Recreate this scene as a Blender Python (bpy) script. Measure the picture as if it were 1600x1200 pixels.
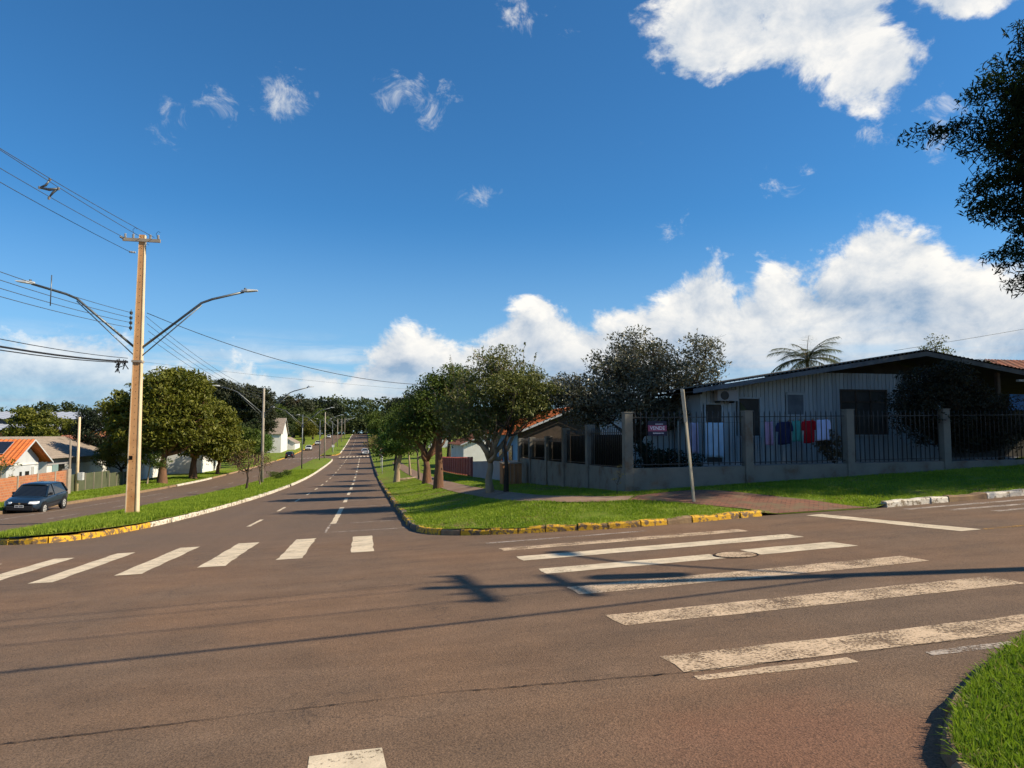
import bpy, math, random
import numpy as np
from mathutils import Vector, Matrix, Euler

scene = bpy.context.scene
for _o in list(bpy.data.objects): bpy.data.objects.remove(_o)
COL = scene.collection
R = math.radians

# ------------------------------------------------------------------ camera
YAW, PITCH = math.atan(230/1109.0), math.atan(80/1109.0)
cam_data = bpy.data.cameras.new('camera'); cam = bpy.data.objects.new('camera', cam_data); COL.objects.link(cam)
cam.location = (0, 0, 1.6); cam.rotation_euler = (math.pi/2 + PITCH, 0, -YAW)
cam_data.sensor_width = 36; cam_data.lens = 36*1109/1600.0
cam_data.clip_start = 0.05; cam_data.clip_end = 6000
scene.camera = cam

# ------------------------------------------------------------------ light
SUN_EL, SUN_BACK = R(38), R(19)          # sun stands right of the camera, 19 degrees behind the cross street's axis
sdir = Vector((math.cos(SUN_BACK)*math.cos(SUN_EL), -math.sin(SUN_BACK)*math.cos(SUN_EL), math.sin(SUN_EL)))
sun_data = bpy.data.lights.new('sun', 'SUN'); sun = bpy.data.objects.new('sun', sun_data); COL.objects.link(sun)
sun_data.energy = 5.0; sun_data.angle = R(0.53); sun_data.color = (1.0, 0.87, 0.66)
sun.rotation_euler = sdir.to_track_quat('Z', 'Y').to_euler()
scene.view_settings.view_transform = 'Standard'; scene.view_settings.look = 'None'
scene.view_settings.exposure = 0.58; scene.view_settings.gamma = 1.0; scene.view_settings.use_curve_mapping = False
scene.cycles.max_bounces = 5; scene.cycles.diffuse_bounces = 2; scene.cycles.glossy_bounces = 2
scene.cycles.use_adaptive_sampling = True; scene.cycles.adaptive_threshold = 0.02; scene.cycles.use_denoising = True
scene.cycles.transparent_max_bounces = 8; scene.cycles.transmission_bounces = 3

# ------------------------------------------------------------------ node helpers
class NT:
    def __init__(s, tree): s.t = tree; s.n = tree.nodes; s.l = tree.links
    def new(s, typ, **kw):
        n = s.n.new(typ)
        for k, v in kw.items(): setattr(n, k, v)
        return n
    def put(s, sock, val):
        if isinstance(val, bpy.types.NodeSocket): s.l.new(val, sock)
        elif val is not None: sock.default_value = val
    def math(s, op, a, b=None, c=None, clamp=False):
        n = s.new('ShaderNodeMath', operation=op, use_clamp=clamp)
        for i, v in enumerate((a, b, c)): s.put(n.inputs[i], v)
        return n.outputs[0]
    def vmath(s, op, a, b=None, scale=None):
        n = s.new('ShaderNodeVectorMath', operation=op)
        s.put(n.inputs[0], a)
        if b is not None: s.put(n.inputs[1], b)
        if scale is not None: s.put(n.inputs['Scale'], scale)
        return n.outputs['Value'] if op in ('LENGTH', 'DOT_PRODUCT', 'DISTANCE') else n.outputs[0]
    def noise(s, vec, scale, detail=3, rough=.5, dist=0.0, out='Fac'):
        n = s.new('ShaderNodeTexNoise'); s.put(n.inputs['Vector'], vec)
        n.inputs['Scale'].default_value = scale; n.inputs['Detail'].default_value = detail
        n.inputs['Roughness'].default_value = rough; n.inputs['Distortion'].default_value = dist
        return n.outputs[out]
    def ramp(s, fac, lo, hi, smooth=True, a=0.0, b=1.0):
        n = s.new('ShaderNodeMapRange', interpolation_type='SMOOTHSTEP' if smooth else 'LINEAR')
        s.put(n.inputs[0], fac); n.inputs[1].default_value = lo; n.inputs[2].default_value = hi
        n.inputs[3].default_value = a; n.inputs[4].default_value = b
        return n.outputs[0]
    def mix(s, fac, a, b, mode='MIX'):
        n = s.new('ShaderNodeMix', data_type='RGBA', blend_type=mode)
        s.put(n.inputs[0], fac)
        for i, v in ((6, a), (7, b)):
            if isinstance(v, (tuple, list)) and len(v) == 3: v = (*v, 1)
            s.put(n.inputs[i], v)
        return n.outputs[2]
    def scalev(s, vec, xyz):
        n = s.new('ShaderNodeMapping'); s.put(n.inputs[0], vec); n.inputs['Scale'].default_value = xyz
        return n.outputs[0]

# ------------------------------------------------------------------ sky: clear afternoon blue with cumulus banks
world = bpy.data.worlds.new('World'); scene.world = world; world.use_nodes = True
world.cycles.sampling_method = 'MANUAL'; world.cycles.sample_map_resolution = 512
w = NT(world.node_tree); w.n.clear()
sky = w.new('ShaderNodeTexSky', sky_type='NISHITA', sun_disc=False, sun_elevation=SUN_EL, sun_rotation=math.atan2(sdir.x, sdir.y),
            altitude=400, air_density=1.0, dust_density=0.35, ozone_density=3.0)
SKY_K = 0.075
def make_sky():
    tc = w.new('ShaderNodeTexCoord'); d = tc.outputs['Generated']
    sep = w.new('ShaderNodeSeparateXYZ'); w.put(sep.inputs[0], d)
    az = w.math('MULTIPLY', w.math('ARCTAN2', sep.outputs[0], sep.outputs[1]), 180/math.pi)
    el = w.math('MULTIPLY', w.math('ARCSINE', w.math('MINIMUM', sep.outputs[2], 1.0)), 180/math.pi)
    cb = w.new('ShaderNodeCombineXYZ'); w.put(cb.inputs[0], az); w.put(cb.inputs[1], el)
    # skyline of the cumulus bank all round the horizon: azimuth -> height of the cloud tops in degrees
    tops = [(a_, e_+.2) for a_, e_ in [(-180, 8), (-150, 10), (-120, 7), (-90, 9), (-60, 8), (-35, 7), (-24, 7.4), (-16, 7.6), (-11, 6.6), (-6, 6.8), (-3, 6.4), (0, 8.2), (4.5, 9.8), (8, 9.6), (11.5, 10.4), (14, 11.8), (16.5, 10.6), (20, 11.0), (24, 12.4),
            (27, 14.8), (29.5, 13.2), (33, 14.8), (35.5, 14.2), (38.5, 16.4), (42, 15.6), (44.5, 13.5), (48, 13), (53, 13), (60, 10), (75, 9), (95, 11), (120, 8), (150, 10), (180, 8)]]
    fc = w.new('ShaderNodeFloatCurve'); cu = fc.mapping.curves[0]
    pts = [((a+180)/360, e/25) for a, e in tops]
    cu.points[0].location = pts[0]; cu.points[1].location = pts[-1]
    for p in pts[1:-1]: cu.points.new(*p)
    fc.mapping.update(); w.put(fc.inputs['Value'], w.math('MULTIPLY_ADD', az, 1/360, .5))
    top = w.math('MULTIPLY', fc.outputs[0], 25.0)
    def blobs(lst):
        acc = None
        for (a, e, ra, re, wt) in lst:
            n = w.new('ShaderNodeVectorMath', operation='MULTIPLY_ADD'); w.put(n.inputs[0], cb.outputs[0]); n.inputs[1].default_value = (1/ra, 1/re, 0); n.inputs[2].default_value = (-a/ra, -e/re, 0)
            b = w.math('MULTIPLY_ADD', w.vmath('DOT_PRODUCT', n.outputs[0], n.outputs[0]), -wt, wt)
            acc = b if acc is None else w.math('MAXIMUM', acc, b)
        return acc
    # single clouds higher up: (azimuth, elevation, half widths, weight)
    acc = blobs([(29.0, 30.2, 7.6, 5.0, 1.5), (36.0, 29.2, 6.8, 5.0, 1.5), (39.6, 25.4, 4.2, 4.0, 1.25), (46.8, 28.8, 6.5, 2.3, 1.5), (40, 38, 12, 5, 1.3), (-60, 32, 10, 5, 1.3), (120, 34, 12, 6, 1.3), (-140, 32, 12, 6, 1.3)])
    wsp = blobs([(-6.8, 25.2, 3.2, 2.0, 1.15), (3.2, 26.4, 4.2, 1.8, .80), (4.6, 24.4, 1.8, 2.2, .75), (12.5, 31.8, 3.6, 1.8, .8), (43.3, 21.2, 2.4, 2.8, 1.0), (-15.0, 22.0, 2.2, 2.4, .65), (9, 18.9, 2.6, 1.2, .75), (16.7, 30.4, 1.4, 1.2, .95), (-10.5, 24.0, 3.0, 1.6, .60), (40.0, 21.0, 2.0, 1.4, .75), (25, 16.2, 2.4, 1.4, .7), (33, 18.6, 3.0, 1.6, .7), (21, 22.5, 2.0, 1.0, .5)])
    bank = w.math('MINIMUM', w.math('MULTIPLY', w.math('SUBTRACT', top, el), .40), 1.9)
    base = w.math('MAXIMUM', w.math('MAXIMUM', acc, bank), -1.6)
    def density(off):
        v = w.vmath('ADD', d, off) if off else d
        n1 = w.noise(w.scalev(v, (1, 1, 1.35)), 10.5, 10, .62, .22)
        return w.math('ADD', w.math('SUBTRACT', base, .40), w.math('MULTIPLY', w.math('SUBTRACT', n1, .5), 4.2))
    d0 = density(None); d1 = density(tuple(Vector((.016, -.008, .024))))
    wn = w.noise(w.scalev(d, (1, 1, 1.2)), 22.0, 6, .68, .5)
    wa = w.math('MULTIPLY', w.ramp(w.math('ADD', w.math('MAXIMUM', wsp, -1.5), w.math('MULTIPLY', w.math('SUBTRACT', wn, .5), 5.0)), .55, 2.1), .85)
    a = w.math('MAXIMUM', w.ramp(d0, .0, .62), wa)
    # the bank thins out into streaks toward the horizon
    thin = w.noise(w.scalev(d, (1, 1, 8.0)), 5.5, 6, .6, .4)
    depth = w.math('DIVIDE', el, w.math('MAXIMUM', top, 1.0))
    keep = w.ramp(depth, .15, .62)
    streak = w.ramp(thin, .33, .62, True, .22, .95)
    cov = w.new('ShaderNodeMix', data_type='FLOAT'); w.put(cov.inputs[0], keep); w.put(cov.inputs[2], streak); cov.inputs[3].default_value = 1.0
    a = w.math('MULTIPLY', a, cov.outputs[0])
    left = w.ramp(az, -9.0, 3.0, True, .74, 1.0)
    low = w.ramp(el, 20, 13)
    lf = w.new('ShaderNodeMix', data_type='FLOAT'); w.put(lf.inputs[0], low); lf.inputs[2].default_value = .93; w.put(lf.inputs[3], left)
    a = w.math('MULTIPLY', a, lf.outputs[0])
    layer = w.math('MULTIPLY', w.math('MULTIPLY', w.ramp(thin, .40, .60), w.ramp(el, 8.5, 4.0)), w.ramp(az, -30, 6, True, .50, .85))
    a = w.math('MAXIMUM', a, layer)
    lit = w.math('MULTIPLY_ADD', w.math('SUBTRACT', d0, d1), .52, .72, clamp=True)
    core = w.math('MULTIPLY', w.ramp(d0, .7, 2.2), .24)
    under = w.math('MULTIPLY', w.math('MULTIPLY', w.ramp(depth, .80, .25), low), .30)
    lit = w.math('SUBTRACT', w.math('SUBTRACT', lit, core), under, clamp=True)
    ccol = w.mix(lit, (0.20, 0.285, 0.40), (0.70, 0.68, 0.64))
    skyc = w.vmath('MULTIPLY', sky.outputs[0], (SKY_K*.40, SKY_K*.94, SKY_K*1.27))
    haze = w.ramp(el, 18.0, .5, True, 0.0, .50)
    col = w.mix(haze, skyc, (0.30, 0.42, 0.54))
    col = w.mix(a, col, ccol)
    col = w.mix(w.ramp(el, -3.0, -.5), (0.07, 0.08, 0.07), col)
    bg = w.new('ShaderNodeBackground'); w.put(bg.inputs[0], col); bg.inputs[1].default_value = 1.0
    out = w.new('ShaderNodeOutputWorld'); w.l.new(bg.outputs[0], out.inputs[0])
make_sky()

# ------------------------------------------------------------------ materials
MATS = {}
def material(name):
    m = bpy.data.materials.new(name); m.use_nodes = True; t = NT(m.node_tree); t.n.clear()
    MATS[name] = m
    return m, t
def finish(t, shader):
    o = t.new('ShaderNodeOutputMaterial'); t.l.new(shader, o.inputs[0])
def bsdf(t, color, rough=.8, spec=.3, metal=0.0, normal=None, alpha=None):
    b = t.new('ShaderNodeBsdfPrincipled')
    if isinstance(color, tuple): color = (*color[:3], 1)
    t.put(b.inputs['Base Color'], color); t.put(b.inputs['Roughness'], rough)
    b.inputs['Specular IOR Level'].default_value = spec; b.inputs['Metallic'].default_value = metal
    if normal is not None: t.l.new(normal, b.inputs['Normal'])
    if alpha is not None: t.put(b.inputs['Alpha'], alpha)
    return b
def bump(t, h, strength=.3, dist=.02):
    n = t.new('ShaderNodeBump'); n.inputs['Strength'].default_value = strength; n.inputs['Distance'].default_value = dist
    t.put(n.inputs['Height'], h); return n.outputs[0]
def posn(t): return t.new('ShaderNodeNewGeometry').outputs['Position']

def simple(name, c1, c2=None, scale=3.0, rough=.8, spec=.3, metal=0.0, bs=30, bstr=.25, bdist=.01, stretch=(1, 1, 1), dirt=None, dscale=.8, dlo=.5, dhi=.75, rnd=0.0):
    m, t = material(name); p = t.scalev(posn(t), stretch)
    c2 = c2 or tuple(x*.75 for x in c1)
    col = t.mix(t.ramp(t.noise(p, scale, 5, .6), .3, .7), c1, c2)
    if dirt: col = t.mix(t.ramp(t.noise(p, dscale, 5, .65), dlo, dhi), col, dirt)
    if rnd:
        oi = t.new('ShaderNodeObjectInfo')
        col = t.mix(1.0, col, t.ramp(oi.outputs['Random'], 0, 1, False, 1-rnd, 1+rnd), 'MULTIPLY')
    nrm = bump(t, t.noise(p, bs, 3, .6), bstr, bdist) if bstr else None
    finish(t, bsdf(t, col, rough, spec, metal, nrm).outputs[0]); return m

def make_asphalt():
    m, t = material('asphalt'); p = posn(t)
    big = t.ramp(t.noise(p, .22, 5, .6, .3), .35, .68)
    col = t.mix(big, (0.134, 0.088, 0.057), (0.170, 0.099, 0.056))
    med = t.noise(p, 1.6, 6, .65)
    col = t.mix(1.0, col, t.ramp(med, .25, .75, False, .82, 1.16), 'MULTIPLY')
    # wear streaks along the cross street and along the avenue
    sep = t.new('ShaderNodeSeparateXYZ'); t.put(sep.inputs[0], p)
    av = t.ramp(sep.outputs[1], 15.5, 18.0)
    s1 = t.noise(t.scalev(p, (.10, 1.5, 1)), 1.3, 4, .6); s2 = t.noise(t.scalev(p, (1.4, .05, 1)), 1.2, 4, .6)
    st = t.new('ShaderNodeMix', data_type='FLOAT'); t.put(st.inputs[0], av); t.put(st.inputs[2], s1); t.put(st.inputs[3], s2)
    col = t.mix(1.0, col, t.ramp(st.outputs[0], .3, .7, False, .86, 1.12), 'MULTIPLY')
    avg = t.math('MULTIPLY', av, .55)
    col = t.mix(avg, col, (0.124, 0.088, 0.063))
    # red earth washed over the older surface near the kerb corner
    dd = t.vmath('DISTANCE', p, (2.35, 3.35, 0.0))
    so = t.math('MULTIPLY', t.ramp(t.math('ADD', dd, t.math('MULTIPLY', t.noise(p, 1.7, 5, .65), 1.7)), 2.5, 1.0), .5)
    col = t.mix(so, col, (0.190, 0.078, 0.043))
    # old stains, dust and hairline cracks
    spots = t.ramp(t.noise(p, 2.7, 3, .5, .5), .70, .78)
    col = t.mix(t.math('MULTIPLY', spots, .30), col, (0.05, 0.038, 0.03))
    dust = t.ramp(t.noise(t.scalev(p, (.35, 1.0, 1)), 1.1, 6, .7, .6), .54, .74)
    col = t.mix(t.math('MULTIPLY', dust, .38), col, (0.215, 0.135, 0.085))
    cr = t.new('ShaderNodeTexVoronoi', feature='DISTANCE_TO_EDGE'); t.put(cr.inputs['Vector'], t.vmath('ADD', p, t.vmath('SCALE', t.noise(p, 1.5, 5, .6, 0, 'Color'), scale=.9))); cr.inputs['Scale'].default_value = .55
    crm = t.math('MULTIPLY', t.ramp(cr.outputs['Distance'], .010, .002), t.ramp(t.noise(p, .35, 3, .5), .50, .62))
    col = t.mix(t.math('MULTIPLY', crm, .40), col, (0.035, 0.026, 0.022))
    # aggregate
    vo = t.new('ShaderNodeTexVoronoi'); t.put(vo.inputs['Vector'], p); vo.inputs['Scale'].default_value = 75
    fine = t.noise(p, 60, 4, .7)
    col = t.mix(1.0, col, t.ramp(fine, .3, .7, False, .48, 1.56), 'MULTIPLY')
    pits = t.ramp(t.noise(p, 34, 2, .5), .66, .74)
    col = t.mix(t.math('MULTIPLY', pits, .7), col, (0.05, 0.035, 0.03))
    h = t.math('ADD', t.math('MULTIPLY', vo.outputs['Distance'], .7), fine)
    finish(t, bsdf(t, col, .86, .25, 0, bump(t, h, .55, .008)).outputs[0]); return m
make_asphalt()

def make_paint(name, c, lo, hi, c2=None):
    m, t = material(name); p = posn(t)
    col = t.mix(t.ramp(t.noise(p, 3.5, 5, .6), .35, .7), c, c2 or tuple(x*.72 for x in c))
    wear = t.math('ADD', t.math('MULTIPLY', t.noise(p, 38, 5, .7), .62), t.math('MULTIPLY', t.noise(p, 2.2, 4, .6), .38))
    al = t.ramp(wear, lo, hi, True, 1.0, 0.0)
    b = bsdf(t, col, .75, .25, 0, bump(t, t.noise(p, 60, 3), .4, .006))
    tr = t.new('ShaderNodeBsdfTransparent'); mx = t.new('ShaderNodeMixShader')
    t.put(mx.inputs[0], al); t.l.new(tr.outputs[0], mx.inputs[1]); t.l.new(b.outputs[0], mx.inputs[2])
    finish(t, mx.outputs[0]); return m
make_paint('paint_white', (0.66, 0.54, 0.38), .545, .66)
make_paint('paint_worn', (0.60, 0.44, 0.29), .45, .60)
make_paint('paint_thin', (0.48, 0.40, 0.33), .44, .58)
make_paint('paint_yellow', (0.50, 0.27, 0.06), .43, .58)

def make_leaf(name, dark, light, trans=.35, gloss=.25, rough=.55):
    gloss *= .6
    m, t = material(name)
    at = t.new('ShaderNodeAttribute', attribute_name='tint')
    col = t.mix(at.outputs['Fac'], dark, light)
    df = bsdf(t, col, rough, gloss)
    tl = t.new('ShaderNodeBsdfTranslucent'); t.put(tl.inputs[0], t.mix(1.0, col, (1.15, 1.25, .55), 'MULTIPLY'))
    mx = t.new('ShaderNodeMixShader'); mx.inputs[0].default_value = trans
    t.l.new(df.outputs[0], mx.inputs[1]); t.l.new(tl.outputs[0], mx.inputs[2]); finish(t, mx.outputs[0]); return m
make_leaf('leaf_grey', (0.072, 0.074, 0.048), (0.205, 0.198, 0.145), .15, .5, .35)
make_leaf('leaf_green', (0.036, 0.062, 0.013), (0.120, 0.155, 0.030), .25)
make_leaf('leaf_street', (0.058, 0.074, 0.020), (0.185, 0.190, 0.058), .22, .4)
make_leaf('leaf_light', (0.050, 0.100, 0.018), (0.140, 0.210, 0.045), .3)
make_leaf('leaf_mango', (0.046, 0.064, 0.008), (0.185, 0.180, 0.024), .2, .4)
make_leaf('leaf_yellow', (0.080, 0.090, 0.015), (0.200, 0.180, 0.035), .25)
make_leaf('leaf_dark', (0.010, 0.017, 0.010), (0.026, 0.036, 0.018), .10, .25)
make_leaf('leaf_pine', (0.010, 0.020, 0.009), (0.024, 0.042, 0.017), .2, .1, .7)
make_leaf('leaf_shrub', (0.018, 0.018, 0.012), (0.040, 0.038, 0.022), .10, .2)
make_leaf('leaf_euca', (0.030, 0.038, 0.020), (0.072, 0.078, 0.042), .15, .3)
make_leaf('leaf_straw', (0.200, 0.160, 0.070), (0.340, 0.270, 0.120), .3)
make_leaf('leaf_rust', (0.110, 0.060, 0.030), (0.190, 0.120, 0.060), .2)
make_leaf('leaf_palm', (0.060, 0.075, 0.030), (0.140, 0.145, 0.070), .2, .4)
make_leaf('leaf_far', (0.028, 0.042, 0.018), (0.072, 0.088, 0.034), .15, .1, .7)
make_leaf('grass_blade', (0.105, 0.180, 0.010), (0.310, 0.375, 0.048), .38, .25)
make_leaf('grass_lush', (0.080, 0.150, 0.010), (0.260, 0.330, 0.045), .38, .3)

def make_turf():
    m, t = material('turf'); p = posn(t)
    col = t.mix(t.ramp(t.noise(p, 2.0, 6, .7), .3, .7), (0.110, 0.180, 0.014), (0.200, 0.240, 0.034))
    col = t.mix(1.0, col, t.ramp(t.noise(p, 45, 4, .7), .3, .7, False, .45, 1.4), 'MULTIPLY')
    soil = t.ramp(t.math('ADD', t.math('MULTIPLY', t.noise(p, .5, 5, .6), .7), t.math('MULTIPLY', t.noise(p, 4, 4, .6), .3)), .53, .64)
    col = t.mix(soil, col, (0.19, 0.105, 0.06))
    finish(t, bsdf(t, col, .95, .1, 0, bump(t, t.noise(p, 40, 4, .7), .8, .05)).outputs[0])
make_turf()
simple('earth', (0.16, 0.13, 0.055), (0.085, 0.11, 0.03), .25, .95, .1, bs=8, bstr=.5, bdist=.05)
simple('soil', (0.25, 0.115, 0.06), (0.19, 0.11, 0.065), 2, .95, .1, bs=30, bstr=.6, bdist=.02)
simple('path_concrete', (0.27, 0.185, 0.13), (0.20, 0.125, 0.085), 2.2, .9, .2, bs=40, dirt=(0.16, 0.085, 0.05))
simple('kerb_yellow', (0.70, 0.40, 0.025), (0.58, 0.30, 0.02), 6, .75, .3, bs=25, bstr=.7, bdist=.02, dirt=(0.17, 0.11, 0.06), dscale=8.0, dlo=.48, dhi=.57, rnd=.12)
simple('kerb_white', (0.66, 0.60, 0.50), (0.52, 0.46, 0.37), 5, .8, .3, bs=25, bstr=.7, bdist=.02, dirt=(0.22, 0.17, 0.11), dscale=7.0, dlo=.50, dhi=.60, rnd=.1)
simple('kerb_old', (0.16, 0.13, 0.10), (0.10, 0.08, 0.065), 4, .9, .2, bs=25, bstr=.7, bdist=.02, dirt=(0.48, 0.27, 0.05), dscale=2.2, dlo=.56, dhi=.66, rnd=.2)
simple('kerb_earthy', (0.20, 0.13, 0.08), (0.28, 0.19, 0.10), 4, .9, .2, bs=25, bstr=.7, bdist=.02, rnd=.15)
simple('concrete_pole', (0.66, 0.35, 0.15), (0.56, 0.29, 0.125), 2.0, .85, .25, bs=50, dirt=(0.46, 0.20, 0.075), dscale=1.2)
simple('concrete_pale', (0.70, 0.55, 0.36), (0.62, 0.47, 0.30), 2.0, .85, .25, bs=50, dirt=(0.44, 0.20, 0.09), dscale=.8, dlo=.6)
simple('concrete_grey', (0.36, 0.31, 0.25), (0.27, 0.23, 0.18), 2, .85, .25, bs=40)
simple('galvanised', (0.16, 0.175, 0.18), (0.11, 0.12, 0.125), 6, .45, .5, .6, bs=60, bstr=.05)
simple('lamp_grey', (0.55, 0.56, 0.55), (0.46, 0.47, 0.46), 6, .5, .5, 0, bstr=0)
simple('black_metal', (0.018, 0.018, 0.020), (0.030, 0.028, 0.027), 8, .5, .4, bstr=0)
simple('cable', (0.02, 0.02, 0.022), None, 4, .6, .3, bstr=0)
simple('wire_metal', (0.07, 0.075, 0.08), None, 4, .5, .4, bstr=0)
simple('porcelain', (0.42, 0.42, 0.40), (0.3, 0.28, 0.26), 12, .3, .5, bstr=0)
simple('bark_red', (0.20, 0.105, 0.06), (0.115, 0.065, 0.042), 3.5, .95, .1, bs=14, bstr=.9, bdist=.04, stretch=(1, 1, .25))
simple('bark_grey', (0.22, 0.17, 0.115), (0.12, 0.09, 0.062), 3.5, .95, .1, bs=14, bstr=.9, bdist=.04, stretch=(1, 1, .25))
simple('bark_pale', (0.40, 0.31, 0.21), (0.24, 0.17, 0.11), 3.5, .95, .1, bs=14, bstr=.8, bdist=.03, stretch=(1, 1, .25))
simple('bark_dark', (0.06, 0.045, 0.034), (0.035, 0.027, 0.02), 4, .95, .1, bs=14, bstr=.9, bdist=.04, stretch=(1, 1, .3))
simple('wall_render', (0.195, 0.180, 0.150), (0.150, 0.138, 0.115), 1.6, .9, .2, bs=45, dirt=(0.13, 0.085, 0.055), dscale=1.6, dlo=.52, dhi=.72)
simple('board_paint', (0.34, 0.38, 0.41), (0.27, 0.31, 0.34), 2.2, .8, .25, bs=30, stretch=(1, 1, .15), dirt=(0.20, 0.20, 0.20), dscale=2.0, dlo=.58, dhi=.8, rnd=.10)
simple('fascia_grey', (0.13, 0.15, 0.175), (0.085, 0.10, 0.12), 2, .8, .25, bs=30, rnd=.05)
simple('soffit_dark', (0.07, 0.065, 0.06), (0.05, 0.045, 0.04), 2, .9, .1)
simple('fibre_roof', (0.16, 0.145, 0.12), (0.085, 0.078, 0.065), 1.2, .95, .1, bs=20, dirt=(0.05, 0.05, 0.045), dscale=.7)
simple('window_frame', (0.075, 0.05, 0.035), (0.05, 0.035, 0.025), 5, .6, .3)
simple('dark_inside', (0.010, 0.009, 0.008), None, 3, .9, .05, bstr=0)
simple('plaster_white', (0.72, 0.71, 0.68), (0.62, 0.60, 0.56), .8, .85, .2, dirt=(0.45, 0.38, 0.30), dscale=.5, dlo=.62, dhi=.85)
simple('plaster_pale', (0.50, 0.52, 0.53), (0.44, 0.46, 0.47), .8, .85, .2)
simple('plaster_grey', (0.33, 0.32, 0.33), (0.28, 0.27, 0.28), .8, .85, .2)
simple('plaster_blue', (0.17, 0.36, 0.56), (0.14, 0.30, 0.48), 1.5, .85, .2)
simple('roof_orange', (0.62, 0.17, 0.045), (0.50, 0.125, 0.035), 2.5, .85, .2, bs=16, bstr=.6, bdist=.03)
simple('roof_brown', (0.30, 0.115, 0.065), (0.20, 0.085, 0.055), 2.5, .9, .2, bs=16, bstr=.6, bdist=.03, dirt=(0.12, 0.08, 0.06))
simple('roof_grey', (0.31, 0.25, 0.20), (0.22, 0.18, 0.145), 1.5, .95, .1, bs=10, bstr=.5, bdist=.03)
simple('roof_metal', (0.40, 0.42, 0.46), (0.34, 0.36, 0.41), .5, .55, .4, .2, bs=6, bstr=.1)
simple('solar_cell', (0.012, 0.014, 0.022), (0.02, 0.022, 0.032), 1.5, .25, .5, bstr=0)
simple('aluminium', (0.60, 0.60, 0.60), None, 4, .4, .5, .5, bstr=0)
simple('door_wood', (0.38, 0.19, 0.06), (0.29, 0.14, 0.045), 3, .7, .3, stretch=(1, 1, .2))
simple('wood_panel', (0.42, 0.20, 0.085), (0.24, 0.11, 0.055), 4, .8, .2, stretch=(2, 2, .15))
simple('timber_post', (0.52, 0.46, 0.35), (0.40, 0.34, 0.25), 3, .85, .2, bs=25, stretch=(1, 1, .2))
simple('timber_grey', (0.26, 0.22, 0.17), (0.18, 0.15, 0.12), 3, .9, .2, bs=25, stretch=(1, 1, .2))
simple('sheet_green', (0.095, 0.105, 0.060), (0.075, 0.082, 0.048), 1.2, .8, .2)
simple('fence_red', (0.44, 0.13, 0.10), (0.34, 0.10, 0.08), 2, .8, .2)
simple('steel_white', (0.62, 0.62, 0.60), None, 4, .5, .4, bstr=0)
simple('sign_white', (0.70, 0.70, 0.68), None, 4, .5, .3, bstr=0)
simple('sign_red', (0.45, 0.05, 0.04), None, 4, .5, .3, bstr=0)
simple('sign_purple', (0.36, 0.09, 0.16), None, 4, .6, .3, bstr=0)
simple('sign_navy', (0.025, 0.025, 0.055), None, 4, .6, .3, bstr=0)
simple('sign_text', (0.86, 0.80, 0.88), None, 4, .6, .3, bstr=0)
simple('cloth_white', (0.66, 0.72, 0.82), (0.56, 0.63, 0.75), 3, .9, .1)
simple('cloth_pale', (0.42, 0.56, 0.70), (0.34, 0.47, 0.60), 3, .9, .1)
simple('cloth_lilac', (0.42, 0.40, 0.55), (0.33, 0.31, 0.45), 3, .9, .1)
simple('cloth_pink', (0.48, 0.30, 0.42), (0.40, 0.25, 0.36), 3, .9, .1)
simple('cloth_navy', (0.030, 0.035, 0.095), (0.02, 0.025, 0.07), 3, .9, .1)
simple('cloth_green', (0.10, 0.38, 0.33), (0.07, 0.30, 0.27), 3, .9, .1)
simple('cloth_red', (0.46, 0.015, 0.025), (0.36, 0.012, 0.02), 3, .9, .1)
simple('cloth_white_blue', (0.62, 0.66, 0.92), (0.54, 0.58, 0.84), 3, .9, .1)
simple('plastic_white', (0.55, 0.55, 0.53), None, 4, .6, .3, bstr=0)
simple('tarp_blue', (0.03, 0.20, 0.55), (0.02, 0.15, 0.45), 2, .5, .4)
simple('tyre', (0.018, 0.018, 0.018), None, 5, .9, .1)
simple('rim', (0.58, 0.58, 0.56), (0.50, 0.50, 0.48), 5, .4, .5, .3, bstr=0)
simple('trim_black', (0.016, 0.017, 0.019), None, 5, .6, .3, bstr=0)
simple('chrome', (0.6, 0.6, 0.6), None, 5, .2, .5, .9, bstr=0)
simple('plate', (0.55, 0.56, 0.56), None, 5, .5, .3, bstr=0)
simple('tail_red', (0.35, 0.02, 0.015), None, 5, .3, .5, bstr=0)
simple('helmet_dark', (0.025, 0.03, 0.05), (0.02, 0.02, 0.03), 5, .35, .5, bstr=0)
def car_paint(name, c):
    m, t = material(name); b = bsdf(t, c, .38, .5); b.inputs['Coat Weight'].default_value = .7; b.inputs['Coat Roughness'].default_value = .06
    finish(t, b.outputs[0])
car_paint('paint_navy', (0.008, 0.020, 0.036)); car_paint('paint_black', (0.012, 0.014, 0.017)); car_paint('paint_carwhite', (0.68, 0.69, 0.70)); car_paint('paint_silver', (0.40, 0.42, 0.44)); car_paint('paint_bluemoto', (0.02, 0.03, 0.07))
def glass(name, c, rough=.05):
    m, t = material(name); b = bsdf(t, c, rough, .6); finish(t, b.outputs[0])
glass('glass_dark', (0.012, 0.016, 0.022)); glass('glass_pane', (0.010, 0.011, 0.012), .12); glass('headlight', (0.62, 0.66, 0.70), .08); glass('glass_green', (0.22, 0.32, 0.33), .15)

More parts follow.
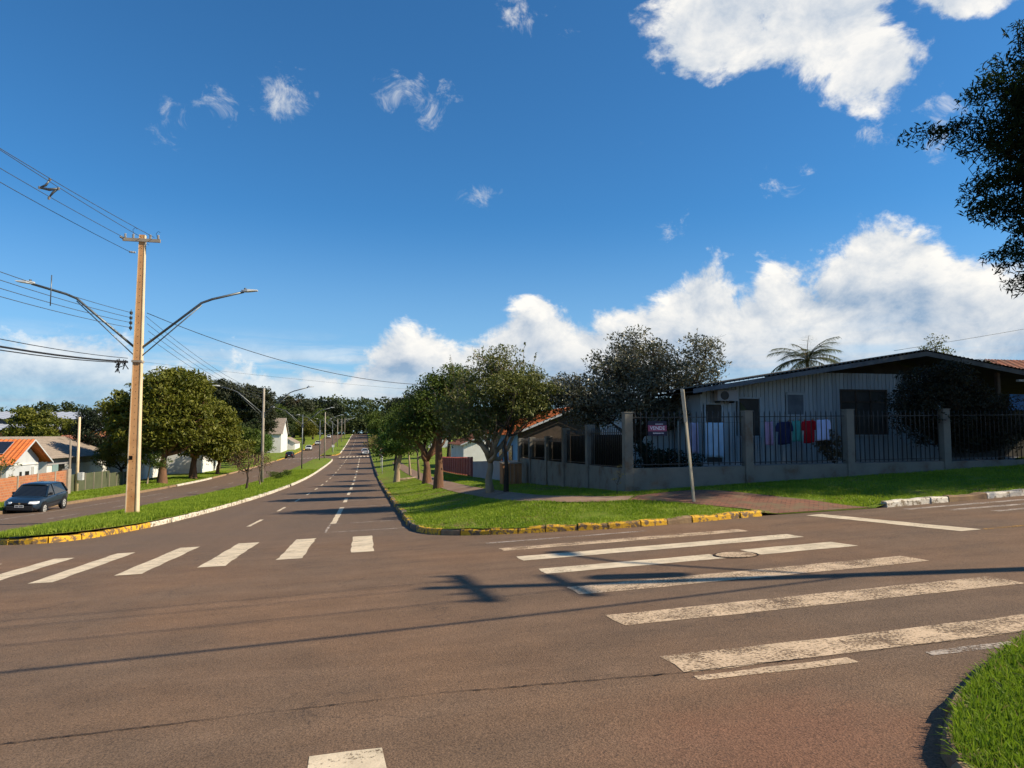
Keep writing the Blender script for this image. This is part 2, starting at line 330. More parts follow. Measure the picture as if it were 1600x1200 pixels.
def make_tiles(name, c1, c2, c3):
    m, t = material(name); p = posn(t); sep = t.new('ShaderNodeSeparateXYZ'); t.put(sep.inputs[0], p)
    row = t.math('FRACT', t.math('MULTIPLY', sep.outputs[2], 6.2))
    col = t.mix(t.ramp(t.noise(p, 2.5, 5, .6), .3, .7), c1, c2); col = t.mix(t.ramp(t.noise(p, .7, 5, .65), .5, .75), col, c3)
    col = t.mix(t.math('MULTIPLY', t.ramp(row, .0, .16, True, 1, 0), .45), col, tuple(x*.35 for x in c2))
    finish(t, bsdf(t, col, .85, .2, 0, bump(t, row, .8, .05)).outputs[0])
make_tiles('roof_orange', (0.62, 0.17, 0.045), (0.50, 0.125, 0.035), (0.42, 0.15, 0.06)); make_tiles('roof_brown', (0.30, 0.115, 0.065), (0.20, 0.085, 0.055), (0.12, 0.08, 0.06)); make_tiles('roof_grey', (0.31, 0.25, 0.20), (0.22, 0.18, 0.145), (0.17, 0.14, 0.11))
def make_pavers():
    m, t = material('pavers'); p = t.scalev(posn(t), (1, 1, 1))
    br = t.new('ShaderNodeTexBrick'); mp = t.new('ShaderNodeMapping'); t.put(mp.inputs[0], p); mp.inputs['Rotation'].default_value = (0, 0, .62)
    t.put(br.inputs['Vector'], mp.outputs[0]); br.inputs['Scale'].default_value = 1.0
    br.inputs['Brick Width'].default_value = .22; br.inputs['Row Height'].default_value = .11; br.inputs['Mortar Size'].default_value = .010
    br.inputs['Color1'].default_value = (0.26, 0.115, 0.07, 1); br.inputs['Color2'].default_value = (0.17, 0.08, 0.055, 1); br.inputs['Mortar'].default_value = (0.07, 0.05, 0.03, 1)
    col = t.mix(t.ramp(t.noise(p, 1.6, 5, .6), .45, .7), br.outputs[0], (0.16, 0.12, 0.07))
    finish(t, bsdf(t, col, .9, .2, 0, bump(t, br.outputs['Fac'], -.5, .015)).outputs[0])
make_pavers()
def make_brick():
    m, t = material('brick'); p = posn(t)
    sep = t.new('ShaderNodeSeparateXYZ'); t.put(sep.inputs[0], p); cb = t.new('ShaderNodeCombineXYZ')
    t.put(cb.inputs[0], t.math('ADD', sep.outputs[0], sep.outputs[1])); t.put(cb.inputs[1], sep.outputs[2])
    br = t.new('ShaderNodeTexBrick'); t.put(br.inputs['Vector'], cb.outputs[0]); br.inputs['Scale'].default_value = 1.0
    br.inputs['Brick Width'].default_value = .30; br.inputs['Row Height'].default_value = .16; br.inputs['Mortar Size'].default_value = .012
    br.inputs['Color1'].default_value = (0.47, 0.175, 0.075, 1); br.inputs['Color2'].default_value = (0.34, 0.12, 0.06, 1); br.inputs['Mortar'].default_value = (0.36, 0.25, 0.17, 1)
    col = t.mix(t.ramp(t.noise(p, .9, 5, .65), .48, .75), br.outputs[0], (0.26, 0.16, 0.10))
    finish(t, bsdf(t, col, .95, .1, 0, bump(t, br.outputs['Fac'], -.6, .02)).outputs[0])
make_brick()

# ------------------------------------------------------------------ terrain shape (x across the avenue, y along it)
AU = np.array([-60, -30, 0, 10, 22, 32, 40, 52, 78, 106, 138, 173, 230, 350, 600, 1500.])
AZ = np.array([2.6, 1.35, 0, -.47, -1.04, -1.47, -1.78, -2.2, -2.84, -3.08, -3.12, -3.0, -1.9, 1.6, 3.2, 5.])
AM = np.gradient(AZ, AU)
def prof(u):
    u = np.asarray(u, float); i = np.clip(np.searchsorted(AU, u)-1, 0, len(AU)-2)
    h = AU[i+1]-AU[i]; t = np.clip((u-AU[i])/h, 0, 1)
    return (2*t**3-3*t**2+1)*AZ[i]+(t**3-2*t**2+t)*h*AM[i]+(-2*t**3+3*t**2)*AZ[i+1]+(t**3-t**2)*h*AM[i+1]
def H(x, y):
    x = np.clip(np.asarray(x, float), -400, 60); y = np.asarray(y, float)
    return prof(y)+0.027*np.clip(x, -40, 60)+0.022*(2.0*np.logaddexp(0, (x-1)/2.0)-2*np.logaddexp(0, -.5))*np.exp(-np.clip(y-25, 0, None)/30)
def sstep(t): t = np.clip(t, 0, 1); return t*t*(3-2*t)
def LW(x, y):      # verge and yards of the block on the right
    x = np.asarray(x, float); y = np.asarray(y, float)
    drop = sstep((x-9.15)/.5)*sstep((12.6-x)/.5)*(1-sstep((y-15.3)/1.5))
    return H(x, y)+.115-.105*drop+.42*sstep(np.minimum(x-1.3, y-15.4)/4.5)
def LB(x, y): return H(x, y)+.14+.12*sstep((-17.2-np.asarray(x, float))/3)
def LN(x, y): return H(x, y)+.075+.05*sstep((np.asarray(x, float)-2.6)/2.5)
def hz(f, x, y): return float(f(x, y))

# ------------------------------------------------------------------ mesh helpers
def tag(o, label=None, cat=None, group=None, kind=None):
    if label: o['label'] = label
    if cat: o['category'] = cat
    if group: o['group'] = group
    if kind: o['kind'] = kind
    return o
def link(name, me, parent=None, loc=None):
    o = bpy.data.objects.new(name, me); COL.objects.link(o)
    if parent is not None: o.parent = parent
    if loc is not None: o.location = loc
    return o
def empty(name, loc=(0, 0, 0), rz=0.0):
    o = bpy.data.objects.new(name, None); COL.objects.link(o); o.location = loc; o.rotation_euler = (0, 0, rz); o.empty_display_size = .2
    return o
def copy_tree(o, parent=None):
    c = o.copy(); COL.objects.link(c)
    if parent is not None: c.parent = parent
    for ch in list(o.children): copy_tree(ch, c)
    return c
def np_mesh(name, verts, faces, mat, smooth=False, attr=None):
    """verts (n,3); faces (m,k) array of one polygon size"""
    verts = np.asarray(verts, np.float32); faces = np.asarray(faces, np.int32); k = faces.shape[1]; m = len(faces)
    me = bpy.data.meshes.new(name); me.vertices.add(len(verts)); me.vertices.foreach_set('co', verts.ravel())
    me.loops.add(m*k); me.loops.foreach_set('vertex_index', faces.ravel())
    me.polygons.add(m); me.polygons.foreach_set('loop_start', np.arange(0, m*k, k, dtype=np.int32))
    try: me.polygons.foreach_set('loop_total', np.full(m, k, np.int32))
    except Exception: pass
    me.materials.append(MATS[mat])
    if smooth: me.polygons.foreach_set('use_smooth', np.ones(m, bool))
    if attr is not None:
        a = me.attributes.new('tint', 'FLOAT', 'FACE'); a.data.foreach_set('value', np.asarray(attr, np.float32))
    me.update(calc_edges=True); return me

class MB:
    def __init__(s): s.v = []; s.f = []; s.sm = []
    def add(s, vs, fs, smooth=False):
        b = len(s.v); s.v += [tuple(v) for v in vs]; s.f += [tuple(i+b for i in f) for f in fs]; s.sm += [smooth]*len(fs); return s
    def box(s, x0, x1, y0, y1, z0, z1):
        return s.add([(x0, y0, z0), (x1, y0, z0), (x1, y1, z0), (x0, y1, z0), (x0, y0, z1), (x1, y0, z1), (x1, y1, z1), (x0, y1, z1)],
                     [(0, 3, 2, 1), (4, 5, 6, 7), (0, 1, 5, 4), (1, 2, 6, 5), (2, 3, 7, 6), (3, 0, 4, 7)])
    def bar(s, p, q, w, h=None):
        """rectangular bar between two points"""
        p, q = Vector(p), Vector(q); d = (q-p).normalized(); h = h or w
        up = Vector((0, 0, 1)) if abs(d.z) < .95 else Vector((0, 1, 0))
        a = d.cross(up).normalized()*w/2; b = a.cross(d).normalized()*h/2
        return s.add([p-a-b, p+a-b, p+a+b, p-a+b, q-a-b, q+a-b, q+a+b, q-a+b], [(0, 3, 2, 1), (4, 5, 6, 7), (0, 1, 5, 4), (1, 2, 6, 5), (2, 3, 7, 6), (3, 0, 4, 7)])
    def tube(s, pts, rad, n=6, cap=True):
        pts = [Vector(p) for p in pts]; rad = rad if isinstance(rad, (list, tuple)) else [rad]*len(pts)
        vs = []; prev = None
        for i, p in enumerate(pts):
            d = (pts[min(i+1, len(pts)-1)]-pts[max(i-1, 0)])
            d = d.normalized() if d.length > 1e-9 else Vector((0, 0, 1))
            if prev is None: a = d.orthogonal().normalized()
            else:
                a = prev-d*prev.dot(d); a = a.normalized() if a.length > 1e-6 else d.orthogonal().normalized()
            prev = a; b = d.cross(a)
            for k in range(n):
                t = 2*math.pi*k/n; vs.append(p+(a*math.cos(t)+b*math.sin(t))*rad[i])
        fs = []
        for i in range(len(pts)-1):
            for k in range(n): fs.append((i*n+k, i*n+(k+1) % n, (i+1)*n+(k+1) % n, (i+1)*n+k))
        s.add(vs, fs, True)
        if cap:
            b = len(s.v)-len(vs); s.f += [tuple(b+k for k in range(n))[::-1], tuple(b+(len(pts)-1)*n+k for k in range(n))]; s.sm += [False, False]
        return s
    def prism(s, poly, y0, y1, axis='y'):
        """extrude a closed 2D outline"""
        n = len(poly)
        if axis == 'y': a = [(x, y0, z) for x, z in poly]; b = [(x, y1, z) for x, z in poly]
        elif axis == 'x': a = [(y0, x, z) for x, z in poly]; b = [(y1, x, z) for x, z in poly]
        else: a = [(x, z, y0) for x, z in poly]; b = [(x, z, y1) for x, z in poly]
        return s.add(a+b, [tuple(range(n))[::-1], tuple(range(n, 2*n))]+[(i, (i+1) % n, n+(i+1) % n, n+i) for i in range(n)])
    def quad(s, a, b, c, d): return s.add([a, b, c, d], [(0, 1, 2, 3)])
    def disc(s, c, r, th, axis='y', n=16):
        c = Vector(c); vs = []
        for sgn in (-.5, .5):
            for k in range(n):
                t = 2*math.pi*k/n; x, y = r*math.cos(t), r*math.sin(t)
                o = {'y': (x, sgn*th, y), 'x': (sgn*th, x, y), 'z': (x, y, sgn*th)}[axis]; vs.append(c+Vector(o))
        return s.add(vs, [tuple(range(n))[::-1], tuple(range(n, 2*n))]+[(i, (i+1) % n, n+(i+1) % n, n+i) for i in range(n)])
    def mesh(s, name, mat, bevel=0):
        me = bpy.data.meshes.new(name); me.from_pydata([tuple(v) for v in s.v], [], s.f); me.materials.append(MATS[mat])
        me.polygons.foreach_set('use_smooth', s.sm); me.update(); return me
    def build(s, name, mat, parent=None, loc=None, bevel=0):
        o = link(name, s.mesh(name, mat), parent, loc)
        if bevel:
            m = o.modifiers.new('bevel', 'BEVEL'); m.width = bevel; m.segments = 2; m.limit_method = 'ANGLE'
        return o
UNIT = {}
def unit_box(mat):
    if mat not in UNIT: UNIT[mat] = MB().box(-.5, .5, -.5, .5, -.5, .5).mesh('piece', mat)
    return UNIT[mat]
def piece(name, mat, c, size, parent, rot=(0, 0, 0)):
    o = link(name, unit_box(mat), parent, c); o.scale = size; o.rotation_euler = rot; return o

def sheet(name, mat, xs, ys, f, off=0.0, jitter=0.0):
    xs = np.asarray(xs, float); ys = np.asarray(ys, float); X, Y = np.meshgrid(xs, ys); Z = f(X, Y)+off
    n, m = len(xs), len(ys); V = np.stack([X, Y, Z], -1).reshape(-1, 3)
    i = (np.arange(m-1)[:, None]*n+np.arange(n-1)[None, :]).ravel(); F = np.stack([i, i+1, i+1+n, i+n], -1)
    return link(name, np_mesh(name, V, F, mat, True))
def resample(pts, step):
    P = np.asarray(pts, float); d = np.r_[0, np.cumsum(np.hypot(*np.diff(P, axis=0).T[:2]))]
    if callable(step):
        s = [0.0]
        while s[-1] < d[-1]:
            q = [np.interp(s[-1], d, P[:, k]) for k in range(P.shape[1])]; s.append(s[-1]+step(q))
        s = np.clip(s, 0, d[-1])
    else: s = np.linspace(0, d[-1], max(2, int(d[-1]/step)+1))
    return np.stack([np.interp(s, d, P[:, k]) for k in range(P.shape[1])], -1)
def smooth_curve(pts, n=3):
    P = np.asarray(pts, float)
    for _ in range(n):
        Q = [P[0]]
        for a, b in zip(P[:-1], P[1:]): Q += [a*.75+b*.25, a*.25+b*.75]
        P = np.array(Q+[P[-1]])
    return P
def loft(name, mat, A, B, f, off=0.0, rows=12, pw=1.0):
    A = np.asarray(A, float); B = np.asarray(B, float); t = np.linspace(0, 1, rows)**pw
    P = A[None]*(1-t[:, None, None])+B[None]*t[:, None, None]
    Z = f(P[..., 0], P[..., 1])+off; V = np.concatenate([P, Z[..., None]], -1).reshape(-1, 3); n = len(A)
    i = (np.arange(rows-1)[:, None]*n+np.arange(n-1)[None, :]).ravel(); F = np.stack([i, i+1, i+1+n, i+n], -1)
    return link(name, np_mesh(name, V, F, mat, True))

# ------------------------------------------------------------------ ground, road, verges
gx = np.r_[-2400, -1500, -800, -400, -200, np.arange(-120, 121, 12), 200, 400, 800, 1500, 2400]
gy = np.r_[-300, -150, np.arange(-60, 600, 10), 700, 900, 1200, 1500, 2200, 3500]
tag(sheet('ground', 'earth', gx, gy, H, -.45), kind='structure')
rx = np.r_[-75, -60, -48, -38, -30, np.arange(-24, -8, 1.0), np.arange(-8, 16, .5), np.arange(16, 30, 1), 36, 48, 60, 75]
ry = np.r_[-40, -30, -20, -14, np.arange(-10, 0, 1.0), np.arange(0, 24, .5), np.arange(24, 60, 1.0), 60]
ROAD = tag(sheet('road', 'asphalt', rx, ry, H), kind='structure')
AVE = tag(sheet('avenue_road', 'asphalt', np.arange(-20, 4.1, 1.0), np.r_[np.arange(60, 180, 2.5), np.arange(180, 531, 6)], H), kind='structure')

kerbR_ave = [(1.36, 520), (1.36, 300), (1.36, 140), (1.35, 80), (1.34, 40), (1.30, 30), (1.25, 22), (1.25, 19.4), (1.36, 18.0), (1.62, 17.1), (2.1, 16.45), (2.9, 16.0), (4.0, 15.70), (5.05, 15.45), (6.0, 15.30), (7.4, 15.32), (8.2, 15.42), (9.3, 15.55)]
kerbR = smooth_curve(kerbR_ave, 2)
kerbX = np.array([(12.45, 15.22), (13.7, 15.32), (15.1, 15.40), (17, 15.47), (30, 15.9), (75, 17.0)])
allR = np.concatenate([kerbR, [(9.6, 15.56), (11, 15.36), (12.2, 15.22)], kerbX])
allR = resample(allR, lambda q: .4 if q[1] < 34 and q[0] < 20 else (1.2 if q[1] < 80 else 6.0))
innerR = np.array([(7.65, max(y, 20)) if (y > 19 and x < 5) else (max(7.65, x), 20.0) for x, y in allR])
VERGE = tag(loft('verge', 'turf', allR, innerR, LW, 0, 14, 1.3), kind='structure')
tag(sheet('yard_ground', 'turf', np.r_[7.65, 9, 11, 13, 16, 19, 22, 26, 30, 40, 55, 75], np.r_[np.arange(20, 60, 2), np.arange(60, 140, 8), np.arange(140, 531, 20)], LW), kind='structure')
tag(sheet('left_verge', 'turf', np.r_[-150, -110, -80, -60, -45, -35, -28, np.arange(-25, -17, 1), -17.2], np.r_[np.arange(21, 110, 2.0), np.arange(110, 531, 10)], LB), kind='structure')
# central reservation
medR = smooth_curve([(-9.9, 22.6), (-9.6, 21.6), (-9.0, 21.05), (-8.3, 20.92), (-7.6, 21.4), (-7.1, 23.2), (-6.75, 25.5), (-6.52, 29.8), (-6.3, 37.4), (-6.1, 48), (-5.95, 70), (-5.85, 100), (-5.8, 140), (-6.3, 149), (-7.9, 151)], 2)
medR = resample(medR, lambda q: .35 if q[1] < 40 else (1.2 if q[1] < 80 else 4))
medL = np.stack([np.where(medR[:, 1] < 23, np.minimum(medR[:, 0], -9.98), -10.1), np.maximum(medR[:, 1], 22.2)], -1)
def MZ(x, y): return H(x, y)+.13+.10*np.sin(np.clip((np.asarray(x)+10.1)/4.2, 0, 1)*np.pi)
MEDIAN = tag(loft('central_reservation', 'turf', medR, medL, MZ, 0, 9), kind='structure')
medR2 = smooth_curve([(-7.9, 172), (-6.3, 174), (-5.85, 185), (-5.85, 300), (-5.9, 520)], 2); medR2 = resample(medR2, 5.0)
medL2 = np.stack([np.full(len(medR2), -10.1), np.maximum(medR2[:, 1], 174)], -1)
tag(loft('far_reservation', 'turf', medR2, medL2, MZ, 0, 6), kind='structure')
# near corner where the photographer stands
nearK = smooth_curve([(2.45, -30), (2.45, -3), (2.45, .8), (2.52, 2.2), (2.82, 3.12), (3.16, 3.45), (3.55, 3.77), (3.97, 4.05), (4.43, 4.32), (4.9, 4.53), (5.7, 4.78), (7.5, 4.95), (12, 5.0), (30, 5.2), (75, 5.6)], 1)
nearK = resample(nearK, lambda q: .15 if (q[0] < 9 and q[1] > .5) else 1.0)
innerN = np.array([(max(8.0, x), min(y, -1.5)) if x > 3 else (8.0, min(y, -1.5)) for x, y in nearK])
tag(loft('near_verge', 'turf', nearK, innerN, LN, 0, 14, 1.3), kind='structure')
tag(sheet('near_yard', 'turf', np.r_[8, 12, 20, 40, 75], np.r_[-40, -30, -20, -10, -5, -1.5], LN), kind='structure')

# footpath and paved driveway
pl = smooth_curve([(7.0, 18.28), (6.06, 18.35), (4.95, 18.7), (4.33, 20.9), (4.07, 26.8), (3.9, 35.4), (4.1, 60), (4.2, 110)], 2)
pu = smooth_curve([(7.42, 18.88), (6.5, 19.1), (5.55, 20.4), (5.3, 22.5), (5.15, 27), (5.0, 34), (5.3, 60), (5.3, 110)], 2)
tag(loft('footpath', 'path_concrete', pl, pu, LW, .014, 7), kind='structure')
dl = smooth_curve([(7.04, 18.28), (7.86, 17.8), (8.6, 17.0), (9.1, 16.3), (9.45, 15.62)], 3)
du = smooth_curve([(7.46, 18.86), (8.46, 19.15), (9.6, 19.25), (10.75, 17.6), (12.2, 15.34)], 3)
tag(loft('paved_driveway', 'pavers', dl, du, lambda x, y: LW(x, y), .012, 10), kind='structure')

# ------------------------------------------------------------------ kerb stones
def kerb_run(name, curve, matf, f, h=.15, length=.9, wdt=.16, smax=None, seed=1, gap=.012, dropf=None):
    rnd = random.Random(seed); root = empty(name); tag(root, kind='structure')
    P = np.asarray(curve, float); d = np.r_[0, np.cumsum(np.hypot(*np.diff(P, axis=0).T))]; s = 0.0; L = d[-1] if smax is None else min(smax, d[-1])
    while s < L-.2:
        l = min(length*rnd.uniform(.85, 1.15), L-s); e = s+l-gap
        q = [np.array([np.interp(t, d, P[:, 0]), np.interp(t, d, P[:, 1])]) for t in np.linspace(s+gap, e, 4)]
        mb = MB(); vs = []; tilt = rnd.uniform(-.014, .016); out = rnd.uniform(-.02, .02)
        for i, c in enumerate(q):
            t = q[min(i+1, 3)]-q[max(i-1, 0)]; t /= np.hypot(*t); n = np.array([-t[1], t[0]])*KS
            z = float(H(*c)); zt = z+h+tilt*(1 if i > 1 else -1)+rnd.uniform(-.003, .003)
            o = c+n*out
            for off, zz in ((-.045, z-.12), (-.030, zt-.03), (-.005, zt), (wdt, zt+.004), (wdt, z-.12)):
                pnt = o+n*off; vs.append((pnt[0], pnt[1], zz))
        fs = []
        for i in range(3):
            for k in range(4): fs.append((i*5+k, i*5+k+1, (i+1)*5+k+1, (i+1)*5+k))
        fs += [(0, 1, 2, 3, 4), (19, 18, 17, 16, 15)]
        mb.add(vs, fs).build('kerb_stone', matf(q[1], rnd), root); s += l
    return root
KS = 1     # verge lies on the left of the direction of travel
c0 = np.array([p for p in kerbR[::-1] if p[1] < 75])
def mR(c, r):
    if c[1] > 18.3: return 'kerb_old' if r.random() < .62 else 'kerb_yellow'
    if c[0] < 2.6: return 'kerb_yellow' if r.random() < .75 else 'kerb_earthy'
    return 'kerb_yellow' if r.random() < .9 else 'kerb_earthy'
KS = -1
kerb_run('corner_kerb', resample(c0, .25), mR, LW, h=.13, length=.66, seed=3)
KS = 1
kerb_run('cross_street_kerb', resample(kerbX[:4], .25), lambda c, r: 'kerb_white' if r.random() < .85 else 'kerb_earthy', LW, h=.14, length=.62, seed=5)
KS = 1
c1 = np.array([p for p in medR if p[1] < 62])
def mM(c, r):
    if c[1] < 25.2: return 'kerb_yellow' if r.random() < .88 else 'kerb_earthy'
    return 'kerb_white'
KS = 1
kerb_run('reservation_kerb', c1, mM, MZ, h=.15, length=.95, seed=7)
KS = -1
kerb_run('near_kerb', np.array([p for p in nearK if p[0] < 14 and p[1] > .8]), lambda c, r: 'kerb_earthy', LN, h=.09, length=.7, seed=9)
def kerb_strip(name, mat, pts, side):
    P = resample(pts, 4.0); t = np.gradient(P, axis=0); t /= np.hypot(t[:, 0], t[:, 1])[:, None]; n = np.stack([-t[:, 1], t[:, 0]], -1)*side
    z = H(P[:, 0], P[:, 1]); rows = []
    for off, dz in ((-.03, -.1), (-.03, .15), (.17, .16)): q = P+n*off; rows.append(np.c_[q, z+dz])
    V = np.concatenate(rows); N = len(P); i = (np.arange(2)[:, None]*N+np.arange(N-1)[None]).ravel()
    tag(link(name, np_mesh(name, V, np.stack([i, i+1, i+1+N, i+N], -1), mat)), kind='structure')
kerb_strip('avenue_kerb', 'kerb_old', [(1.35, 75.6), (1.36, 140), (1.36, 520)], -1)
kerb_strip('reservation_far_kerb', 'kerb_white', [tuple(p) for p in medR if p[1] > 62.5 and p[1] < 149], 1)
kerb_strip('reservation_nose_kerb', 'kerb_yellow', [(-10.1, 173.8), (-7.9, 171.8), (-6.3, 173.8), (-5.85, 184)], 1)
kerb_strip('far_reservation_kerb', 'kerb_white', [(-5.85, 184.5), (-5.85, 300), (-5.9, 520)], 1)
kerb_strip('left_kerb', 'kerb_earthy', [(-17.2, 72), (-17.2, 21)], -1); kerb_strip('left_white_kerb', 'kerb_white', [(-17.2, 88), (-17.2, 72.3)], -1); kerb_strip('left_middle_kerb', 'kerb_earthy', [(-17.2, 150), (-17.2, 88.3)], -1)
kerb_strip('left_far_kerb', 'kerb_yellow', [(-17.2, 300), (-17.2, 150.5)], -1)

# ------------------------------------------------------------------ painted road markings
def mark(name, mat, x0, x1, y0, y1, off=.004, parent=None, skew=0.0, seed=0):
    rnd = random.Random(hash((round(x0, 2), round(y0, 2))) & 0xffff)
    nx = max(2, int(abs(x1-x0)/.4)+2); ny = max(2, int(abs(y1-y0)/.4)+2)
    X, Y = np.meshgrid(np.linspace(x0, x1, nx), np.linspace(y0, y1, ny)); X = X+skew*(Y-y0)
    j = .018
    rs = np.random.RandomState(rnd.randint(0, 99999)); e = np.zeros_like(X)
    X[:, 0] += rs.uniform(-j, j, ny); X[:, -1] += rs.uniform(-j, j, ny); Y[0] += rs.uniform(-j, j, nx); Y[-1] += rs.uniform(-j, j, nx)
    V = np.stack([X, Y, H(X, Y)+off], -1).reshape(-1, 3)
    i = (np.arange(ny-1)[:, None]*nx+np.arange(nx-1)[None]).ravel()
    return link(name, np_mesh(name, V, np.stack([i, i+1, i+1+nx, i+nx], -1), mat), parent or ROAD)
for y0, y1, x0, x1, m in ((12.90, 13.38, 2.52, 7.45, 'paint_worn'), (11.46, 12.02, 2.56, 7.68, 'paint_white'), (9.95, 10.45, 2.56, 5.35, 'paint_white'), (9.98, 10.62, 5.95, 7.62, 'paint_white'),
                          (8.24, 8.80, 2.54, 7.38, 'paint_worn'), (6.54, 7.05, 2.45, 7.05, 'paint_worn'), (4.98, 5.44, 2.34, 6.9, 'paint_worn'), (4.76, 4.90, 2.34, 3.6, 'paint_worn'), (4.70, 4.80, 4.2, 5.1, 'paint_thin'), (14.30, 14.46, 2.45, 5.9, 'paint_thin')):
    mark('crosswalk_stripe', m, x0, x1, y0, y1)
for x0, x1, y0, y1, m in ((-.23, .21, 14.4, 17.8, 'paint_white'), (-1.57, -1.11, 14.0, 18.0, 'paint_white'), (-2.85, -2.40, 13.6, 17.85, 'paint_white'), (-4.08, -3.66, 13.2, 17.6, 'paint_white'), (-5.24, -4.86, 12.85, 17.1, 'paint_white'), (-6.32, -5.92, 12.75, 16.7, 'paint_white'), (-7.5, -7.1, 12.5, 16.3, 'paint_white'),
                          (-.29, .14, 1.2, 4.28, 'paint_white'), (-1.6, -1.15, 1.0, 4.1, 'paint_white'), (1.0, 1.4, 1.0, 3.4, 'paint_thin')):
    mark('crosswalk_stripe', m, x0, x1, y0, y1)
mark('stop_line', 'paint_white', 10.05, 10.45, 10.5, 14.9)
mark('centre_line', 'paint_yellow', 10.5, 40, 10.44, 10.56)
for k in range(4): mark('crosswalk_stripe', 'paint_thin', 12.4+.35*k, 16.2+.3*k, 14.35-.85*k, 14.62-.85*k)
# parking bay and lane lines along the avenue
mark('bay_line', 'paint_thin', -1.0, 1.2, 19.45, 19.57); mark('bay_line', 'paint_thin', -.98, 1.2, 22.4, 22.5); mark('bay_line', 'paint_thin', -.98, 1.2, 31.4, 31.52); mark('bay_line', 'paint_thin', -.98, 1.0, 36.6, 36.72); mark('bay_line', 'paint_thin', -1.0, -.94, 19.6, 22.3)
y = 22.6
while y < 150:
    mark('bay_dash', 'paint_white', -.98, -.80, y, y+ (9.0 if y < 23 else 4.0), parent=ROAD if y+9 < 60 else AVE); y += 13 if y < 23 else 8.0
y = 23.3
while y < 330:
    mark('lane_dash', 'paint_white', -3.52, -3.40, y, y+3.0, parent=ROAD if y < 57 else AVE); y += 7.6
y = 25.0
while y < 300:
    mark('lane_dash', 'paint_thin', -12.9, -12.78, y, y+3.4, parent=ROAD if y < 56 else AVE); y += 8.0
mark('edge_line', 'paint_thin', -15.15, -15.03, 22, 59, parent=ROAD)
for k in range(10): mark('far_crosswalk_stripe', 'paint_white', -5.4+.75*k, -5.0+.75*k, 158, 164, parent=AVE); mark('far_crosswalk_stripe', 'paint_thin', -16.6+.75*k, -16.2+.75*k, 158, 164, parent=AVE)
# ragged joint of the newer asphalt layer
xs = np.arange(-14, 6.4, .045); rs = np.random.RandomState(4)
yc = np.interp(xs, [-14, -2.17, -.68, .6, 2.26, 3.7, 5.28, 6.4], [5.0, 5.07, 5.13, 5.12, 4.96, 4.93, 4.95, 5.0])+np.cumsum(rs.normal(0, .004, len(xs)))*.25+rs.normal(0, .006, len(xs))
ww = .002+.007*np.clip(np.convolve(rs.rand(len(xs)), np.ones(9)/9, 'same')-.42, 0, 1)*4*rs.uniform(.3, 1.5, len(xs))
V = np.concatenate([np.c_[xs, yc-ww, H(xs, yc)+.007], np.c_[xs, yc+ww*.8, H(xs, yc)+.007]]); N = len(xs); i = np.arange(N-1)
simple('tar', (0.035, 0.026, 0.022), None, 20, .95, .1)
link('asphalt_joint', np_mesh('asphalt_joint', V, np.stack([i, i+1, i+1+N, i+N], -1), 'tar'), ROAD)
# access cover let into the crosswalk
mc = MB(); cz = hz(H, 5.62, 10.15)
mc.disc((0, 0, 0), .30, .02, 'z', 20)
o = mc.build('access_cover', 'paint_worn', ROAD, (5.62, 10.15, cz+.002)); o.rotation_euler = (-.045, -.04, 0)
mr = MB()
mr.tube([(math.cos(a)*.33, math.sin(a)*.33, 0) for a in np.linspace(0, 2*math.pi, 25)], .009, 5); o = mr.build('cover_ring', 'tar', ROAD, (5.62, 10.15, cz+.004)); o.rotation_euler = (-.045, -.04, 0)

# ------------------------------------------------------------------ vegetation
def leaf_mesh(name, centers, mat, rs, size, aspect=.45, spread=None, up=.35, tintbias=None, droop=0.0):
    """one small folded quad per leaf"""
    n = len(centers); nrm = rs.normal(size=(n, 3)); nrm[:, 2] += up*2; nrm /= np.linalg.norm(nrm, axis=1)[:, None]
    d = rs.normal(size=(n, 3)); d[:, 2] -= droop; d -= nrm*(d*nrm).sum(1)[:, None]; d /= np.linalg.norm(d, axis=1)[:, None]
    s = np.cross(nrm, d); L = size*rs.uniform(.65, 1.35, n)[:, None]; W = L*aspect
    c = np.asarray(centers)
    V = np.stack([c-d*L*.5, c+s*W*.5+nrm*L*.10, c+d*L*.5, c-s*W*.5+nrm*L*.10], 1).reshape(-1, 3)
    i = np.arange(n)*4; F = np.stack([i, i+1, i+2, i+3], -1)
    t = rs.beta(1.6, 2.2, n)
    if tintbias is not None: t = np.clip(t*.65+tintbias*.5, 0, 1)
    return np_mesh(name, V, F, mat, False, t)

def bend(p, q, rs, k=.12, n=5):
    p, q = np.asarray(p, float), np.asarray(q, float); L = np.linalg.norm(q-p); t = np.linspace(0, 1, n)[:, None]
    o = rs.normal(size=3)*L*k; o2 = rs.normal(size=3)*L*k*.4
    return p+(q-p)*t+o*np.sin(t*np.pi)+o2*np.sin(2*t*np.pi)

